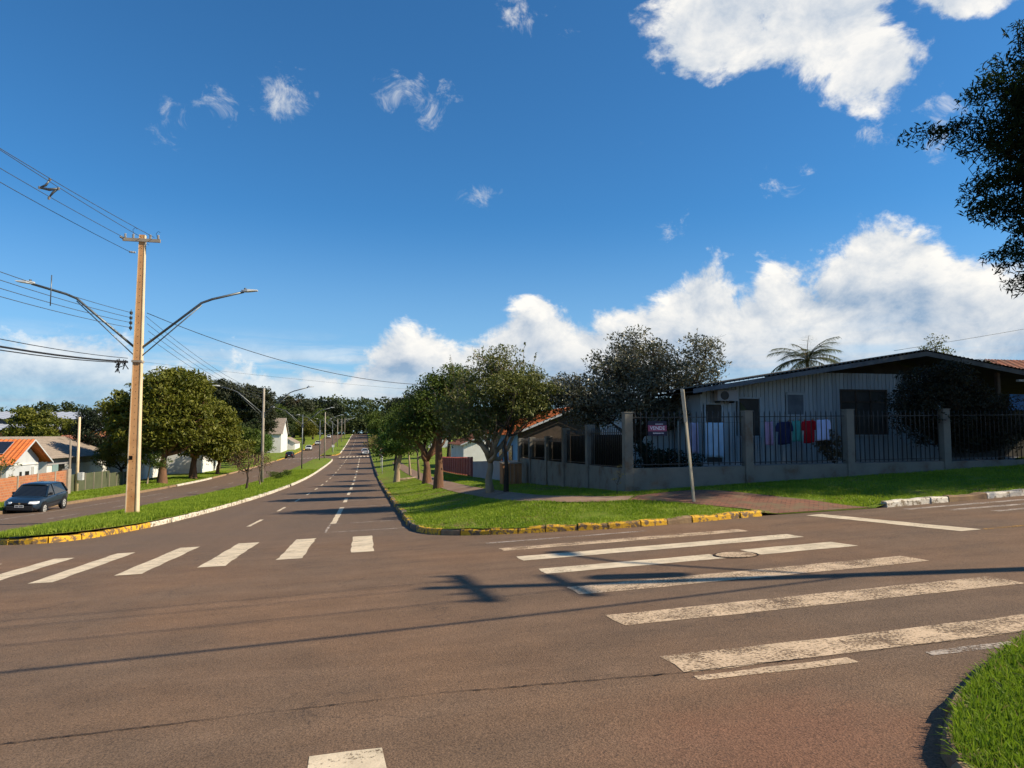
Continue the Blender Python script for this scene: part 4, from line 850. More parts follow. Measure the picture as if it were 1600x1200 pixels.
# corner verge
poly = np.concatenate([[(7.6, 62)], [p for p in kerbR if p[1] < 62 ]+np.array([.03, .02]), [(12.6, 15.5), (17, 15.7), (26, 16.0), (26, 20), (7.65, 20)]])
paved = np.concatenate([pl, pu[::-1]]); drive = np.concatenate([dl, du[::-1], [(9.5, 15.4)], [(12.45, 15.2)]]); drive = np.concatenate([dl, [(12.3, 15.2)], du[::-1]])
Q = np.concatenate([np.c_[rs.uniform(1.2, 13, 120000), rs.uniform(15, 24, 120000)], np.c_[rs.uniform(9, 25, 60000), rs.uniform(15.3, 20, 60000)], np.c_[rs.uniform(1.3, 7.6, 75000), rs.uniform(24, 60, 75000)]])
Q = Q[inside(Q, poly) & ~inside(Q, paved) & ~inside(Q, drive)]
nz = vnoise(Q, .9, 1)*.6+vnoise(Q, 3.1, 2)*.4; Q = Q[rs.rand(len(Q)) < np.clip((nz-np.where(Q[:, 1] > 24, .33, .18))*3.2, .04, 1)]
hh = .055
blades('verge_grass', 'short sunlit grass on the corner verge before the fence', np.c_[Q, LW(Q[:, 0], Q[:, 1])-.005], 'grass_blade', rs, .065, .018, .65)
Q = np.concatenate([np.c_[rs.uniform(-10.1, -5.8, 90000), rs.uniform(20.9, 45, 90000)], np.c_[rs.uniform(-10.1, -5.8, 50000), rs.uniform(45, 100, 50000)]])
mp = np.concatenate([medR+np.array([-.1, .05]), medL[::-1]]); Q = Q[inside(Q, mp)]
blades('reservation_grass', 'taller bright grass on the central reservation', np.c_[Q, MZ(Q[:, 0], Q[:, 1])-.005], 'grass_blade', rs, .15, .028, .45)
Q = np.c_[rs.uniform(2.4, 7.5, 230000), rs.uniform(1.8, 5.0, 230000)]; npoly = np.concatenate([nearK+np.array([.02, -.02]), [(75, -1.5), (8, -1.5), (8, -30)]])
Q = Q[inside(Q, npoly)]; Q = Q[(Q[:, 0] < 7.5) & (Q[:, 1] > .8)]
nz = vnoise(Q, 2.5, 4); Q = Q[rs.rand(len(Q)) < .35+nz*.8]
blades('near_grass', 'lush long grass at the kerb corner beside the camera', np.c_[Q, LN(Q[:, 0], Q[:, 1])-.01], 'grass_lush', rs, .075, .009, .8)
Qd = Q
for nm, lab, zone, f, hgt, wd, n_, sd in (('dry_grass', 'dry straw coloured tufts scattered over the corner verge', poly, LW, .06, .016, 26000, 21), ('dry_near_grass', 'straw coloured dead blades in the near corner grass', npoly, LN, .10, .006, 9000, 22)):
    Q = np.c_[rs.uniform(1.3, 13, n_), rs.uniform(15.2, 34, n_)] if sd == 21 else np.c_[rs.uniform(2.4, 7.5, n_), rs.uniform(.8, 5, n_)]
    Q = Q[inside(Q, zone)]
    if sd == 21: Q = Q[~inside(Q, paved) & ~inside(Q, drive)]
    nz = vnoise(Q, 1.4, sd)*.6+vnoise(Q, 5, sd+1)*.4; Q = Q[rs.rand(len(Q)) < np.clip((nz-.45)*3.5, .06, 1)]
    blades(nm, lab, np.c_[Q, f(Q[:, 0], Q[:, 1])-.005], 'leaf_straw', rs, hgt, wd, .8)
Q = np.c_[rs.uniform(-22, -17.4, 60000), rs.uniform(38, 105, 60000)]
nz = vnoise(Q, .5, 7); Q = Q[rs.rand(len(Q)) < np.clip((nz-.25)*3, .05, 1)]
blades('left_verge_grass', 'patchy grass along the left pavement before the walls', np.c_[Q, LB(Q[:, 0], Q[:, 1])-.005], 'grass_blade', rs, .12, .04, .5)

# ------------------------------------------------------------------ corner house: rendered wall with iron railings
FZ = .66
FENCE = tag(empty('garden_fence', (7.65, 20.0, hz(LW, 7.65, 20))), 'grey rendered corner wall topped with black iron railings', 'fence')
def fpart(mb, name, mat, bevel=0):
    o = mb.build(name, mat, FENCE, bevel=bevel); o.matrix_parent_inverse = Matrix.Translation(-Vector(FENCE.location)); return o
def ftop(x): return .62+.012*(x-7.65)
m = MB(); xs = np.linspace(7.62, 22.6, 16)
for a, b in zip(xs[:-1], xs[1:]):
    z0 = min(hz(LW, a, 20), hz(LW, b, 20))-.35
    m.add([(a, 19.92, z0), (b, 19.92, z0), (b, 20.08, z0), (a, 20.08, z0), (a, 19.92, ftop(a)), (b, 19.92, ftop(b)), (b, 20.08, ftop(b)), (a, 20.08, ftop(a))], [(4, 5, 6, 7), (0, 1, 5, 4), (2, 3, 7, 6)])
fpart(m, 'base_wall', 'wall_render')
m = MB().prism([(20.085, hz(LW, 7.65, 20)-.4), (34.8, hz(LW, 7.65, 34.8)-.4), (34.8, .47), (20.085, .61)], 7.57, 7.73, 'x'); fpart(m, 'base_wall', 'wall_render')
for x, zt in ((7.65, 2.26), (11.55, 2.33), (15.08, 2.40), (18.65, 2.44), (22.4, 2.46)):
    m = MB().box(x-.13, x+.13, 19.87, 20.13, hz(LW, x, 20)-.3, zt); fpart(m, 'pillar', 'wall_render', .012)
    m = MB().box(x-.145, x+.145, 19.855, 20.145, zt, zt+.03); fpart(m, 'pillar_cap', 'wall_render')
for y, zt in ((23.6, 1.96), (26.62, 1.88), (29.28, 1.56), (32.33, 1.50), (34.75, 1.45)):
    m = MB().box(7.51, 7.80, y-.13, y+.13, hz(LW, 7.65, y)-.3, zt); fpart(m, 'pillar', 'wall_render', .012)
PX = [7.65, 11.55, 15.08, 18.65, 22.4]
barm = MB().tube([(0, 0, 0), (0, 0, 1.58), (0, 0, 1.66)], [.016, .016, .003], 6).mesh('bar', 'black_metal')
def fobj(name, me, loc, sc=1):
    o = link(name, me, FENCE, Vector(loc)-Vector(FENCE.location)); o.scale = (1, 1, sc); return o
for a, b in zip(PX[:-1], PX[1:]):
    for zz in (.10, 1.50): fpart(MB().bar((a+.15, 20, ftop(a)+zz), (b-.15, 20, ftop(b)+zz), .04, .025), 'rail', 'black_metal')
    n = int((b-a-.3)/.172)
    for k in range(n):
        x = a+.15+(k+.5)*(b-a-.3)/n; fobj('bar', barm, (x, 20.0, ftop(x)+.03))
PY = [(20.0, 2.2), (23.6, 1.8), (26.62, 1.75), (29.28, 1.45), (32.33, 1.42), (34.75, 1.4)]
for (a, za), (b, zb) in zip(PY[:-1], PY[1:]):
    for f0 in (.06, 0.9):
        fpart(MB().bar((7.65, a+.14, .58+(zb-.58)*f0), (7.65, b-.14, .52+(zb-.52)*f0), .04, .025), 'rail', 'black_metal')
    n = int((b-a-.26)/.172)
    for k in range(n):
        yy = a+.13+(k+.5)*(b-a-.26)/n; fobj('bar', barm, (7.65, yy, .53), (zb-.48)/1.66)
    m = MB().box(7.80, 7.812, a+.16, b-.16, .50, .53+(zb-.53)*.86); fpart(m, 'shade_net', 'dark_inside')

HOUSE = tag(empty('weatherboard_house', (17, 24, .6)), 'long low grey weatherboard house behind the railings', 'house')
def hpart(mb, name, mat, bevel=0):
    o = mb.build(name, mat, HOUSE, bevel=bevel); o.matrix_parent_inverse = Matrix.Translation(-Vector(HOUSE.location)); return o
RID = (20.9, 4.83)
def roofz(x): return 3.27+(x-11.3)*(RID[1]-3.27)/(RID[0]-11.3) if x <= RID[0] else RID[1]-(x-RID[0])*.150
hpart(MB().box(12.05, 22.4, 23.98, 34, -.6, .62), 'foundation', 'plaster_grey')
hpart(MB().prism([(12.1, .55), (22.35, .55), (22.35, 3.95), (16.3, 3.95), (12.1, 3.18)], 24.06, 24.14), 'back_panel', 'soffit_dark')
hpart(MB().box(12.02, 12.10, 24.0, 34, .55, 3.1), 'side_wall', 'board_paint')
# openings: x0, x1, z0, z1
OPEN = [(12.22, 12.86, .62, 2.72), (13.56, 14.40, 1.58, 2.95), (15.55, 16.22, 2.38, 3.12), (17.85, 19.80, 1.68, 3.30)]
BW = .168; x = 12.1; brd = 0
bm_ = unit_box('board_paint')
while x < 22.3:
    xc = x+BW/2; top = min(roofz(xc)-.16, 3.98); segs = [(.62, top)]
    for (a, b, z0, z1) in OPEN:
        if a-BW/2 < xc < b+BW/2-.02:
            ns = []
            for s0, s1 in segs:
                if z0 > s0+.05: ns.append((s0, min(z0, s1)))
                if z1 < s1-.05: ns.append((max(z1, s0), s1))
            segs = ns
    for s0, s1 in segs:
        o = link('board', bm_, HOUSE, (xc-17, 24.03-24+random.Random(brd).uniform(-.004, .004), (s0+s1)/2-.6)); o.scale = (BW-.018, .03, s1-s0); brd += 1
    x += BW
def window(x0, x1, z0, z1, kind):
    root = hpart(MB().box(x0, x1, 24.15, 24.17, z0, z1), 'window' if kind != 'door' else 'door', 'dark_inside')
    def sub(mb, name, mat):
        return mb.build(name, mat, root)
    f = .06
    for (a, b, c, d) in ((x0-f, x0, z0-f, z1+f), (x1, x1+f, z0-f, z1+f), (x0, x1, z1, z1+f), (x0, x1, z0-f, z0)): sub(MB().box(a, b, 23.985, 24.07, c, d), 'frame', 'window_frame' if kind == 'glazed' else 'board_paint')
    if kind == 'glazed':
        zt = z1-.42
        sub(MB().box(x0, x1, 24.02, 24.07, zt-.03, zt+.03), 'transom', 'window_frame')
        n = 3
        for k in range(n):
            a = x0+(x1-x0)*k/n; b = x0+(x1-x0)*(k+1)/n
            if k: sub(MB().box(a-.025, a+.025, 24.02, 24.068, z0, z1), 'mullion', 'window_frame')
            sub(MB().box(a+.03, b-.03, 24.075, 24.085, z0+.02, zt-.04), 'pane', 'glass_pane'); sub(MB().box(a+.03, b-.03, 24.075, 24.085, zt+.04, z1-.02), 'pane', 'glass_pane')
        sub(MB().box(x0-.1, x1+.1, 23.94, 24.0, z0-.11, z0-.06), 'sill', 'board_paint')
    if kind == 'shutter':
        sub(MB().box(x0, x1, 24.01, 24.04, z0, z1), 'shutter', 'fascia_grey'); sub(MB().box(x0-.06, x1+.06, 23.96, 24.0, z1+.06, z1+.10), 'ledge', 'board_paint')
    if kind == 'open':
        sub(MB().add([(x0+.02, 23.98, z1-.10), (x0+.05, 23.55, z1-.42), (x0+.05, 23.55, z1-.52), (x0+.02, 23.98, z1-.9)], [(0, 1, 2, 3)]), 'shutter_leaf', 'sheet_green')
window(*OPEN[0], 'door'); window(*OPEN[1], 'open'); window(*OPEN[2], 'shutter'); window(*OPEN[3], 'glazed')
# corrugated roof
xs = np.arange(11.3, RID[0]+.001, .03); zs = np.array([roofz(a) for a in xs])+.03*np.sin((xs-11.3)*2*math.pi/.18)
V = np.concatenate([np.c_[xs, np.full(len(xs), yv), zs+dz] for yv, dz in ((23.05, 0), (23.05, .012), (35, .012))]); N = len(xs); i = (np.arange(2)[:, None]*N+np.arange(N-1)[None]).ravel()
o = link('roof', np_mesh('roof', V, np.stack([i, i+1, i+1+N, i+N], -1), 'fibre_roof'), HOUSE); o.matrix_parent_inverse = Matrix.Translation(-Vector(HOUSE.location))
def sub_roof(mb, name, mat):
    return mb.build(name, mat, o)
xs2 = np.arange(RID[0], 31.5, .03); zs2 = np.array([roofz(a) for a in xs2])+.02*np.sin((xs2)*2*math.pi/.18)
V = np.concatenate([np.c_[xs2, np.full(len(xs2), yv), zs2+.005] for yv in (23.05, 35)]); N = len(xs2); i = np.arange(N-1)
o2 = link('roof', np_mesh('roof', V, np.stack([i, i+1, i+1+N, i+N], -1), 'fibre_roof'), HOUSE); o2.matrix_parent_inverse = Matrix.Translation(-Vector(HOUSE.location))
sub_roof(MB().prism([(11.3, 3.07), (RID[0], RID[1]-.22), (RID[0], RID[1]-.045), (11.3, 3.225)], 23.08, 23.12), 'fascia', 'fascia_grey')
sub_roof(MB().prism([(RID[0]+.002, RID[1]-.22), (31.4, roofz(31.4)-.22), (31.4, roofz(31.4)-.045), (RID[0]+.002, RID[1]-.045)], 23.08, 23.12), 'fascia', 'fascia_grey')
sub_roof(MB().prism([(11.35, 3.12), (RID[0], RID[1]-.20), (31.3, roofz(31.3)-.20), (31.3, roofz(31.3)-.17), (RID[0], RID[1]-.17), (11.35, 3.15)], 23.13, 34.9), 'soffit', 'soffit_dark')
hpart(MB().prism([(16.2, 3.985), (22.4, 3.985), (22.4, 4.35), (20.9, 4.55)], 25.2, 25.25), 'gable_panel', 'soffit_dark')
# veranda to the right
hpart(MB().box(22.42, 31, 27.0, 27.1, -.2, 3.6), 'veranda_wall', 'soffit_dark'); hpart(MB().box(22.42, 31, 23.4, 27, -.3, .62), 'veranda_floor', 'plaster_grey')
for x in (24.6, 27.2, 30.0): hpart(MB().box(x-.07, x+.07, 23.55, 23.69, .62, roofz(x)-.2), 'veranda_post', 'window_frame')
hpart(MB().box(25.3, 31, 23.3, 23.45, 3.72, 3.80), 'canopy_edge', 'plaster_pale')
# rear annexe
hpart(MB().box(11.2, 12.0, 26.5, 33, -.4, 2.9), 'annexe_wall', 'plaster_pale'); hpart(MB().box(10.6, 12.0, 26.2, 33.3, 2.9, 2.96), 'annexe_roof', 'fibre_roof')
tag(MB().prism([(26.1, 2.62), (28.6, 2.70), (28.6, 3.30), (26.2, 3.30)], 24.6, 24.63).build('tarpaulin', 'tarp_blue'), 'bright blue tarpaulin hung in the dark veranda', 'tarpaulin')
# split air conditioner
AC = tag(empty('air_conditioner', (12.9, 23.75, 2.84)), 'white outdoor air conditioner unit, coloured grey for shade, under the left eave', 'air conditioner')
MB().box(-.40, .40, -.14, .14, 0, .40).build('casing', 'plaster_grey', AC, bevel=.015); MB().disc((-.12, -.15, .2), .16, .02).build('fan_grille', 'black_metal', AC)  # white casing takes a grey colour to stand for the shade under the eave
MB().box(-.3, -.26, -.1, .26, -.06, 0).box(.26, .3, -.1, .26, -.06, 0).build('bracket', 'black_metal', AC)
# television aerial
AE = tag(empty('television_aerial', (26.5, 26, roofz(26.5))), 'thin television aerial on the right roof slope', 'aerial')
MB().tube([(0, 0, -.15), (0, 0, .95)], .015, 5).build('mast', 'wire_metal', AE)
m = MB().tube([(-.5, 0, .90), (.6, 0, .84)], .012, 4)
for k in range(6): m.tube([(-.45+.2*k, -.22, .90-.01*k), (-.45+.2*k, .22, .90-.01*k)], .008, 4)
m.build('boom', 'wire_metal', AE)

# ------------------------------------------------------------------ washing on the line
LINE = tag(empty('clothes_line', (13.2, 22.0, 2.0)), 'thin washing line strung behind the railings', 'clothes line')
def zline(x): return 2.02+.03*(x-10.4)-.05*math.sin((x-10.4)/5.6*math.pi)
MB().tube([(x-13.2, 0, zline(x)-2.0) for x in np.linspace(10.2, 16.1, 20)], .006, 4).build('cord', 'wire_metal', LINE)
for x in (10.2, 16.1): MB().tube([(x-13.2, 0, hz(LW, x, 22)-2.3), (x-13.2, 0, zline(x)-1.95)], .025, 6).build('line_post', 'timber_grey', LINE)
def cloth(name, label, cat, mat, x0, x1, drop, seed, shirt=False, extra=None):
    rs = np.random.RandomState(seed); nx, nz = 14, 12; wd = x1-x0; V = []; ph = rs.uniform(0, 6)
    for j in range(nz+1):
        for i in range(nx+1):
            s, t = i/nx, j/nz; xx = s
            if shirt: xx = .5+(s-.5)*(1.0+.14*t) if t > .12 else .5+(s-.5)*(.90+.9*t)
            y = .05*math.sin(s*9+ph)*(.25+t)+.03*math.sin(s*19+ph*2+t*2)*(.3+t); z = -drop*t-(.03*math.sin(s*math.pi) if shirt and t < .15 else 0)-.015*math.sin(s*7+ph)*t
            V.append((x0+wd*xx, 22.0+y, zline(x0+wd*s)+z))
    F = [(j*(nx+1)+i, j*(nx+1)+i+1, (j+1)*(nx+1)+i+1, (j+1)*(nx+1)+i) for j in range(nz) for i in range(nx)]
    c = Vector((x0+wd/2, 22.0, 2.0)); root = tag(empty(name, c), label, cat, 'washing on the line')
    mb = MB(); mb.add([Vector(v)-c for v in V], F, True); o = mb.build('cloth', mat, root); sm = o.modifiers.new('thick', 'SOLIDIFY'); sm.thickness = .006
    if shirt:
        for sg, xe in ((-1, x0), (1, x1)):
            sl = MB(); b0 = Vector((xe-sg*.02, 22.0, zline(xe)-.06)); sl.tube([b0-c, b0-c+Vector((sg*.06, .01, -.16)), b0-c+Vector((sg*.07, .02, -.30))], [.055, .06, .065], 7, False); sl.build('sleeve', mat, root)
    for xe in (x0+.05, x1-.05): MB().box(xe-c.x-.008, xe-c.x+.008, -.012, .012, zline(xe)-c.z-.03, zline(xe)-c.z+.04).build('peg', 'door_wood', root)
    return root
cloth('hanging_towel', 'narrow lilac white towel hanging by the leaning post', 'towel', 'cloth_lilac', 10.62, 10.90, 1.02, 1)
cloth('hanging_sheet', 'large pale blue sheet, biggest piece on the washing line', 'sheet', 'cloth_pale', 11.18, 11.86, 1.16, 2)
cloth('hanging_towel', 'dusty pink towel left of the navy shirt', 'towel', 'cloth_pink', 13.36, 13.68, .80, 3)
cloth('hanging_shirt', 'navy blue shirt hanging on the washing line', 'shirt', 'cloth_navy', 13.88, 14.34, .80, 4, True)
cloth('hanging_towel', 'sea green towel between navy and red shirts', 'towel', 'cloth_green', 14.42, 14.74, .72, 5)
cloth('hanging_shirt', 'bright red shirt hanging on the washing line', 'shirt', 'cloth_red', 14.84, 15.26, .80, 6, True)
cloth('hanging_shirt', 'white shirt at the right end of the washing', 'shirt', 'cloth_white_blue', 15.36, 15.82, .74, 7, True)

# for-sale board on the railings
SG = tag(empty('sale_sign', (8.57, 19.93, 1.80)), 'small dark and plum sale board reading VENDE on the railings', 'sign')
MB().box(-.30, .30, 0, .012, -.22, .22).build('board', 'sign_navy', SG); MB().box(-.30, .30, -.004, -.001, -.085, .095).build('red_band', 'sign_purple', SG)
def text(body, size, loc, mat, parent, name='lettering', rot=(math.pi/2, 0, 0), space=1.0):
    cu = bpy.data.curves.new(name, 'FONT'); cu.body = body; cu.size = size; cu.align_x = 'CENTER'; cu.align_y = 'CENTER'; cu.extrude = .001; cu.offset = size*.012; cu.space_character = space
    cu.materials.append(MATS[mat]); t_ = bpy.data.objects.new(name, cu); COL.objects.link(t_); dg = bpy.context.evaluated_depsgraph_get()
    me = bpy.data.meshes.new_from_object(t_.evaluated_get(dg)); bpy.data.objects.remove(t_)
    o = link(name, me, parent, loc); o.rotation_euler = rot; return o
text('VENDE', .150, (0, -.008, .005), 'sign_text', SG, space=1.02)
rs_ = random.Random(3)
for zz, n, x0 in ((.13, 7, -.06), (-.14, 9, -.14)):
    m = MB(); x = x0
    for k in range(n):
        l = rs_.uniform(.018, .034); m.box(x, x+l, -.006, -.003, zz-.012, zz+.012); x += l+.012
    m.build('small_print', 'sign_text', SG)

# leaning signpost on the verge
PO = tag(empty('leaning_post', P3(8.55, 17.5, LW)), 'pale square post leaning left on the corner verge', 'post')
MB().bar((0, 0, -.3), (-.30, -.02, 2.96), .065, .065).build('shaft', 'timber_post', PO, bevel=.008)
MB().bar((-.25, -.052, 2.10), (-.345, -.055, 2.98), .085, .018).build('name_plate', 'galvanised', PO)
# weed by the wall corner
make_tree('weed', 'thin dry weed growing at the wall corner', P3(7.05, 19.3, LW), [(0, 0, 0), (0, 0, .3)], [(0, 0, .55, .16, .16, .35)], 'leaf_straw', 'bark_dark', 95, 14, 8, .08, .05, .4, .01, 4, cat='weed', twig=.004)
make_tree('garden_bush', 'low dark bush inside the corner railings', P3(9.0, 22.6, LW), [(0, 0, 0), (0, 0, .4)], [(0, 0, .9, 1.3, .8, .6), (1.4, .3, .8, .9, .7, .5)], 'leaf_dark', 'bark_dark', 96, 70, 60, .28, .10, .5, .05, 6, cat='bush')
make_tree('garden_bush', 'brownish bush at the foot of the big window', P3(16.3, 22.4, LW), [(0, 0, 0), (0, 0, .4)], [(0, 0, .9, .6, .5, .55)], 'leaf_rust', 'bark_dark', 97, 36, 40, .22, .09, .5, .04, 6, cat='bush')
make_tree('garden_bush', 'dark hedge bush beside the veranda at the right edge', P3(23.6, 21.0, LW), [(0, 0, 0), (0, 0, .5)], [(0, 0, 1.2, 1.6, .8, .9), (2.2, 0, 1.3, 1.4, .8, .9)], 'leaf_shrub', 'bark_dark', 98, 90, 60, .34, .10, .5, .06, 6, cat='bush')
make_tree('garden_tree', 'twig of a tree poking over the right roof slope', P3(27.5, 30, LW), [(0, 0, 0), (0, 0, 3.0), (0, 0, 4.2)], [(0, 0, 5.2, .9, .9, .5), (.1, 0, 5.8, .5, .5, .3)], 'leaf_street', 'bark_dark', 99, 36, 20, .25, .12, .5, .1, 5)

# ------------------------------------------------------------------ neighbours on the right
def gable_house(name, label, x0, x1, y0, y1, zb, ze, zr, wallmat, roofmat, axis='y', over=.45, parts=None):
    """ridge along axis; ze eave height, zr ridge height"""
    root = tag(empty(name, ((x0+x1)/2, (y0+y1)/2, zb)), label, 'house'); inv = Matrix.Translation(-Vector(root.location))
    def P(mb, nm, mat):
        o = mb.build(nm, mat, root); o.matrix_parent_inverse = inv; return o
    if axis == 'y':
        c = (x0+x1)/2; sl = (zr-ze)/((x1-x0)/2)
        P(MB().prism([(x0, zb-.5), (x1, zb-.5), (x1, ze), (c, zr-.02), (x0, ze)], y0, y1), 'wall', wallmat)
        for sg, e in ((-1, x0-over), (1, x1+over)):
            n = 24; ys = np.linspace(y0-over, y1+over, n*6+1); V = []
            for a in ys: w_ = .03*math.sin((a-y0)*2*math.pi/.30); V += [(e, a, ze-sl*over+.10+w_), (c, a, zr+.12+w_)]
            P(MB().add(V, [(2*k, 2*k+1, 2*k+3, 2*k+2) for k in range(len(ys)-1)]), 'roof', roofmat)
            P(MB().prism([(e, ze-sl*over), (c, zr), (c, zr+.12), (e, ze-sl*over+.12)], y0-over-.03, y0-over), 'bargeboard', 'plaster_pale')
    else:
        c = (y0+y1)/2; sl = (zr-ze)/((y1-y0)/2)
        P(MB().prism([(y0, zb-.5), (y1, zb-.5), (y1, ze), (c, zr-.02), (y0, ze)], x0, x1, 'x'), 'wall', wallmat)
        for e in (y0-over, y1+over):
            n = 24; ys = np.linspace(x0-over, x1+over, n*6+1); V = []
            for a in ys: w_ = .03*math.sin((a-x0)*2*math.pi/.30); V += [(a, e, ze-sl*over+.10+w_), (a, c, zr+.12+w_)]
            P(MB().add(V, [(2*k, 2*k+1, 2*k+3, 2*k+2) for k in range(len(ys)-1)]), 'roof', roofmat)
            P(MB().prism([(e, ze-sl*over), (c, zr), (c, zr+.12), (e, ze-sl*over+.12)], x1+over, x1+over+.03, 'x'), 'bargeboard', 'plaster_pale')
    return root, P
r, P = gable_house('neighbour_house', 'blue walled house with orange tiled gable roof past the corner fence', 9.0, 16.4, 41.6, 51, -.9, 1.75, 3.25, 'plaster_blue', 'roof_orange', 'y', .5)
for y0 in (43.2, 46.4):
    P(MB().box(8.96, 8.99, y0, y0+1.1, -.2, .95), 'window', 'glass_pane'); P(MB().box(8.95, 8.985, y0-.07, y0, -.25, 1.0), 'window_frame', 'window_frame')
P(MB().prism([(8.98, -.6), (16.42, -.6), (16.42, 1.74), (12.7, 3.22), (8.98, 1.74)], 41.52, 41.585), 'front_boards', 'window_frame')
tag(MB().prism([(35.1, hz(LW, 7.6, 35)-.3), (50, hz(LW, 7.6, 50)-.3), (50, -.25), (35.1, .35)], 7.55, 7.7, 'x').build('garden_wall', 'plaster_grey'), 'plain grey rendered wall past the corner fence', 'wall')
RF = tag(empty('red_fence', P3(7.6, 53, LW)), 'faded red panel fence along the footpath', 'fence'); zb = RF.location.z
for k in range(17):
    y = 51.0+k*1.45; z = hz(LW, 7.6, y)
    o = MB().box(-.03, .03, .06, 1.40, .08, 1.32).build('panel', 'fence_red', RF, (0, y-53, z-zb)); o2_ = MB().box(-.09, .09, -.08, .06, -.3, 1.42).build('fence_post', 'fence_red', RF, (0, y-53, z-zb))
gable_house('far_house', 'white walled house glimpsed behind the red fence', 11, 19, 80, 92, hz(LW, 12, 85), .6, 2.2, 'plaster_white', 'roof_brown', 'y')
gable_house('far_house', 'pale house with flat brownish roof among the right trees', 12, 22, 190, 205, hz(LW, 14, 195), 1.6, 3.4, 'plaster_pale', 'roof_brown', 'y')
r, P = gable_house('neighbour_house', 'brown tiled roof of a house at the right edge', 49.5, 66, 42, 54, 1.5, 4.6, 7.6, 'plaster_pale', 'roof_brown', 'x', .6)
WB = tag(empty('wooden_bin', P3(6.75, 32.8, LW)), 'upright weathered wooden rubbish bin against the garden wall', 'bin')
for k in range(5): piece('plank', 'wood_panel', (-.36+.18*k, -.30, .50), (.165, .03, .95), WB)
for k in range(4): piece('plank', 'wood_panel', (-.44, -.20+.17*k, .50), (.03, .16, .95), WB); piece('plank', 'wood_panel', (.44, -.20+.17*k, .50), (.03, .16, .95), WB)
MB().box(-.5, .5, -.36, .42, .985, 1.03).build('lid', 'timber_grey', WB)

# traffic signs on the right verge
def round_sign(label, x, y, h, r, seed):
    root = tag(empty('round_sign', P3(x, y, LW)), label, 'sign'); MB().tube([(0, 0, -.3), (0, 0, h+r)], .035, 8).build('post', 'steel_white', root)
    MB().disc((0, -.05, h), r, .02, 'y', 24).build('plate', 'sign_red', root); MB().disc((0, -.065, h), r*.78, .012, 'y', 24).build('face', 'sign_white', root)
    MB().box(-r*.12, r*.12, -.076, -.072, h-r*.45, h+r*.45).box(-r*.4, r*.4, -.076, -.0725, h+r*.1, h+r*.3).build('symbol', 'black_metal', root)
round_sign('nearer round white traffic sign on a slim pole', 2.0, 81, 2.55, .34, 1); round_sign('farther small round sign low behind the nearer one', 2.2, 96, 1.9, .28, 2)
tag(MB().tube([(0, 0, 0), (2.6, 1.6, .12)], [.13, .10], 8).build('fallen_log', 'bark_pale', None, P3(2.7, 58.4, lambda a, b: LW(a, b)+.1)), 'pale cut log lying on the verge by the pruned tree', 'log')

# ------------------------------------------------------------------ left side buildings
BWL = tag(empty('brick_wall', (-20.8, 50, hz(LB, -20.8, 50))), 'red brick garden wall with concrete pilasters behind the hatchback', 'wall'); bz = BWL.location.z
m = MB().prism([(43.0-50, -.6), (56.3-50, -.9), (56.3-50, -.90-bz), (43-50, -.95-bz)], -.08, .08, 'x'); m.build('brickwork', 'brick', BWL)
for y in (43.5, 46.2, 48.9, 51.6, 54.3): MB().box(.05, .13, y-50-.07, y-50+.07, -.8, -.90-bz+.03).build('pilaster', 'concrete_grey', BWL)
MB().box(-.22, .2, 6.2, 6.75, -.9, -.80-bz).build('end_pier', 'concrete_grey', BWL)
GF = tag(empty('sheet_fence', (-22.5, 66, hz(LB, -22.5, 66))), 'dull olive sheet fence between brick wall and motorcycle', 'fence'); gz = GF.location.z
for k in range(10):
    y = 57.2+k*1.9; z = hz(LB, -22.5, y+.9)
    MB().box(-.03, .03, -.92, .92, 0, -1.45-.02*k-z if k < 7 else 1.25).build('panel', 'sheet_green', GF, (0, y+.95-66, z-gz)); MB().box(-.06, .06, -.05, .05, -.2, -1.42-.02*k-z if k < 7 else 1.3).build('fence_post', 'timber_grey', GF, (0, y-66, z-gz))
zg = hz(LB, -28, 60)
r, P = gable_house('orange_roof_house', 'small pale house with bright orange roof and solar panels', -37, -24.9, 57.0, 62.1, zg, -.20, 1.18, 'plaster_pale', 'roof_orange', 'x', .75)
P(MB().box(-24.88, -24.84, 57.0, 62.1, -.62, -.48), 'band_course', 'plaster_white')
P(MB().box(-24.88, -24.83, 57.35, 58.25, zg, -1.35), 'door', 'door_wood')
P(MB().box(-24.88, -24.83, 59.0, 59.25, -2.3, -1.1), 'window', 'glass_pane'); P(MB().box(-24.88, -24.82, 59.9, 60.4, -2.3, -1.1), 'window', 'glass_pane')
P(MB().box(-24.88, -24.70, 60.9, 61.4, zg-.2, -.8), 'porch_post', 'plaster_white')
sl = math.atan((1.18+.20)/2.55); SP = []
for k in range(2):
    x = -25.85-k*1.07; so = tag(empty('solar_panel', (x, 58.25, .66)), '%s solar panel from the gable on the orange roof' % ['nearest', 'second', 'third', 'fourth'][k], 'solar panel', 'solar panels on the orange roof'); so.rotation_euler = (sl, 0, 0)
    MB().box(-.52, .52, -.9, .9, .02, .05).build('panel_frame', 'aluminium', so); MB().box(-.49, .49, -.87, .87, .05, .056).build('cells', 'solar_cell', so)
r, P = gable_house('grey_roof_house', 'white house with weathered grey tiled roof behind the olive fence', -36, -27, 69.0, 84, hz(LB, -28, 75), -.30, 1.35, 'plaster_white', 'roof_grey', 'y', .6)
P(MB().box(-26.99, -26.95, 69.0, 84, -1.05, -.30), 'upper_band', 'plaster_grey'); P(MB().box(-26.99, -26.93, 70.0, 71.2, -2.0, -1.0), 'curtain_window', 'glass_green'); P(MB().box(-26.99, -26.93, 71.25, 72.6, -2.0, -1.0), 'window', 'glass_pane')
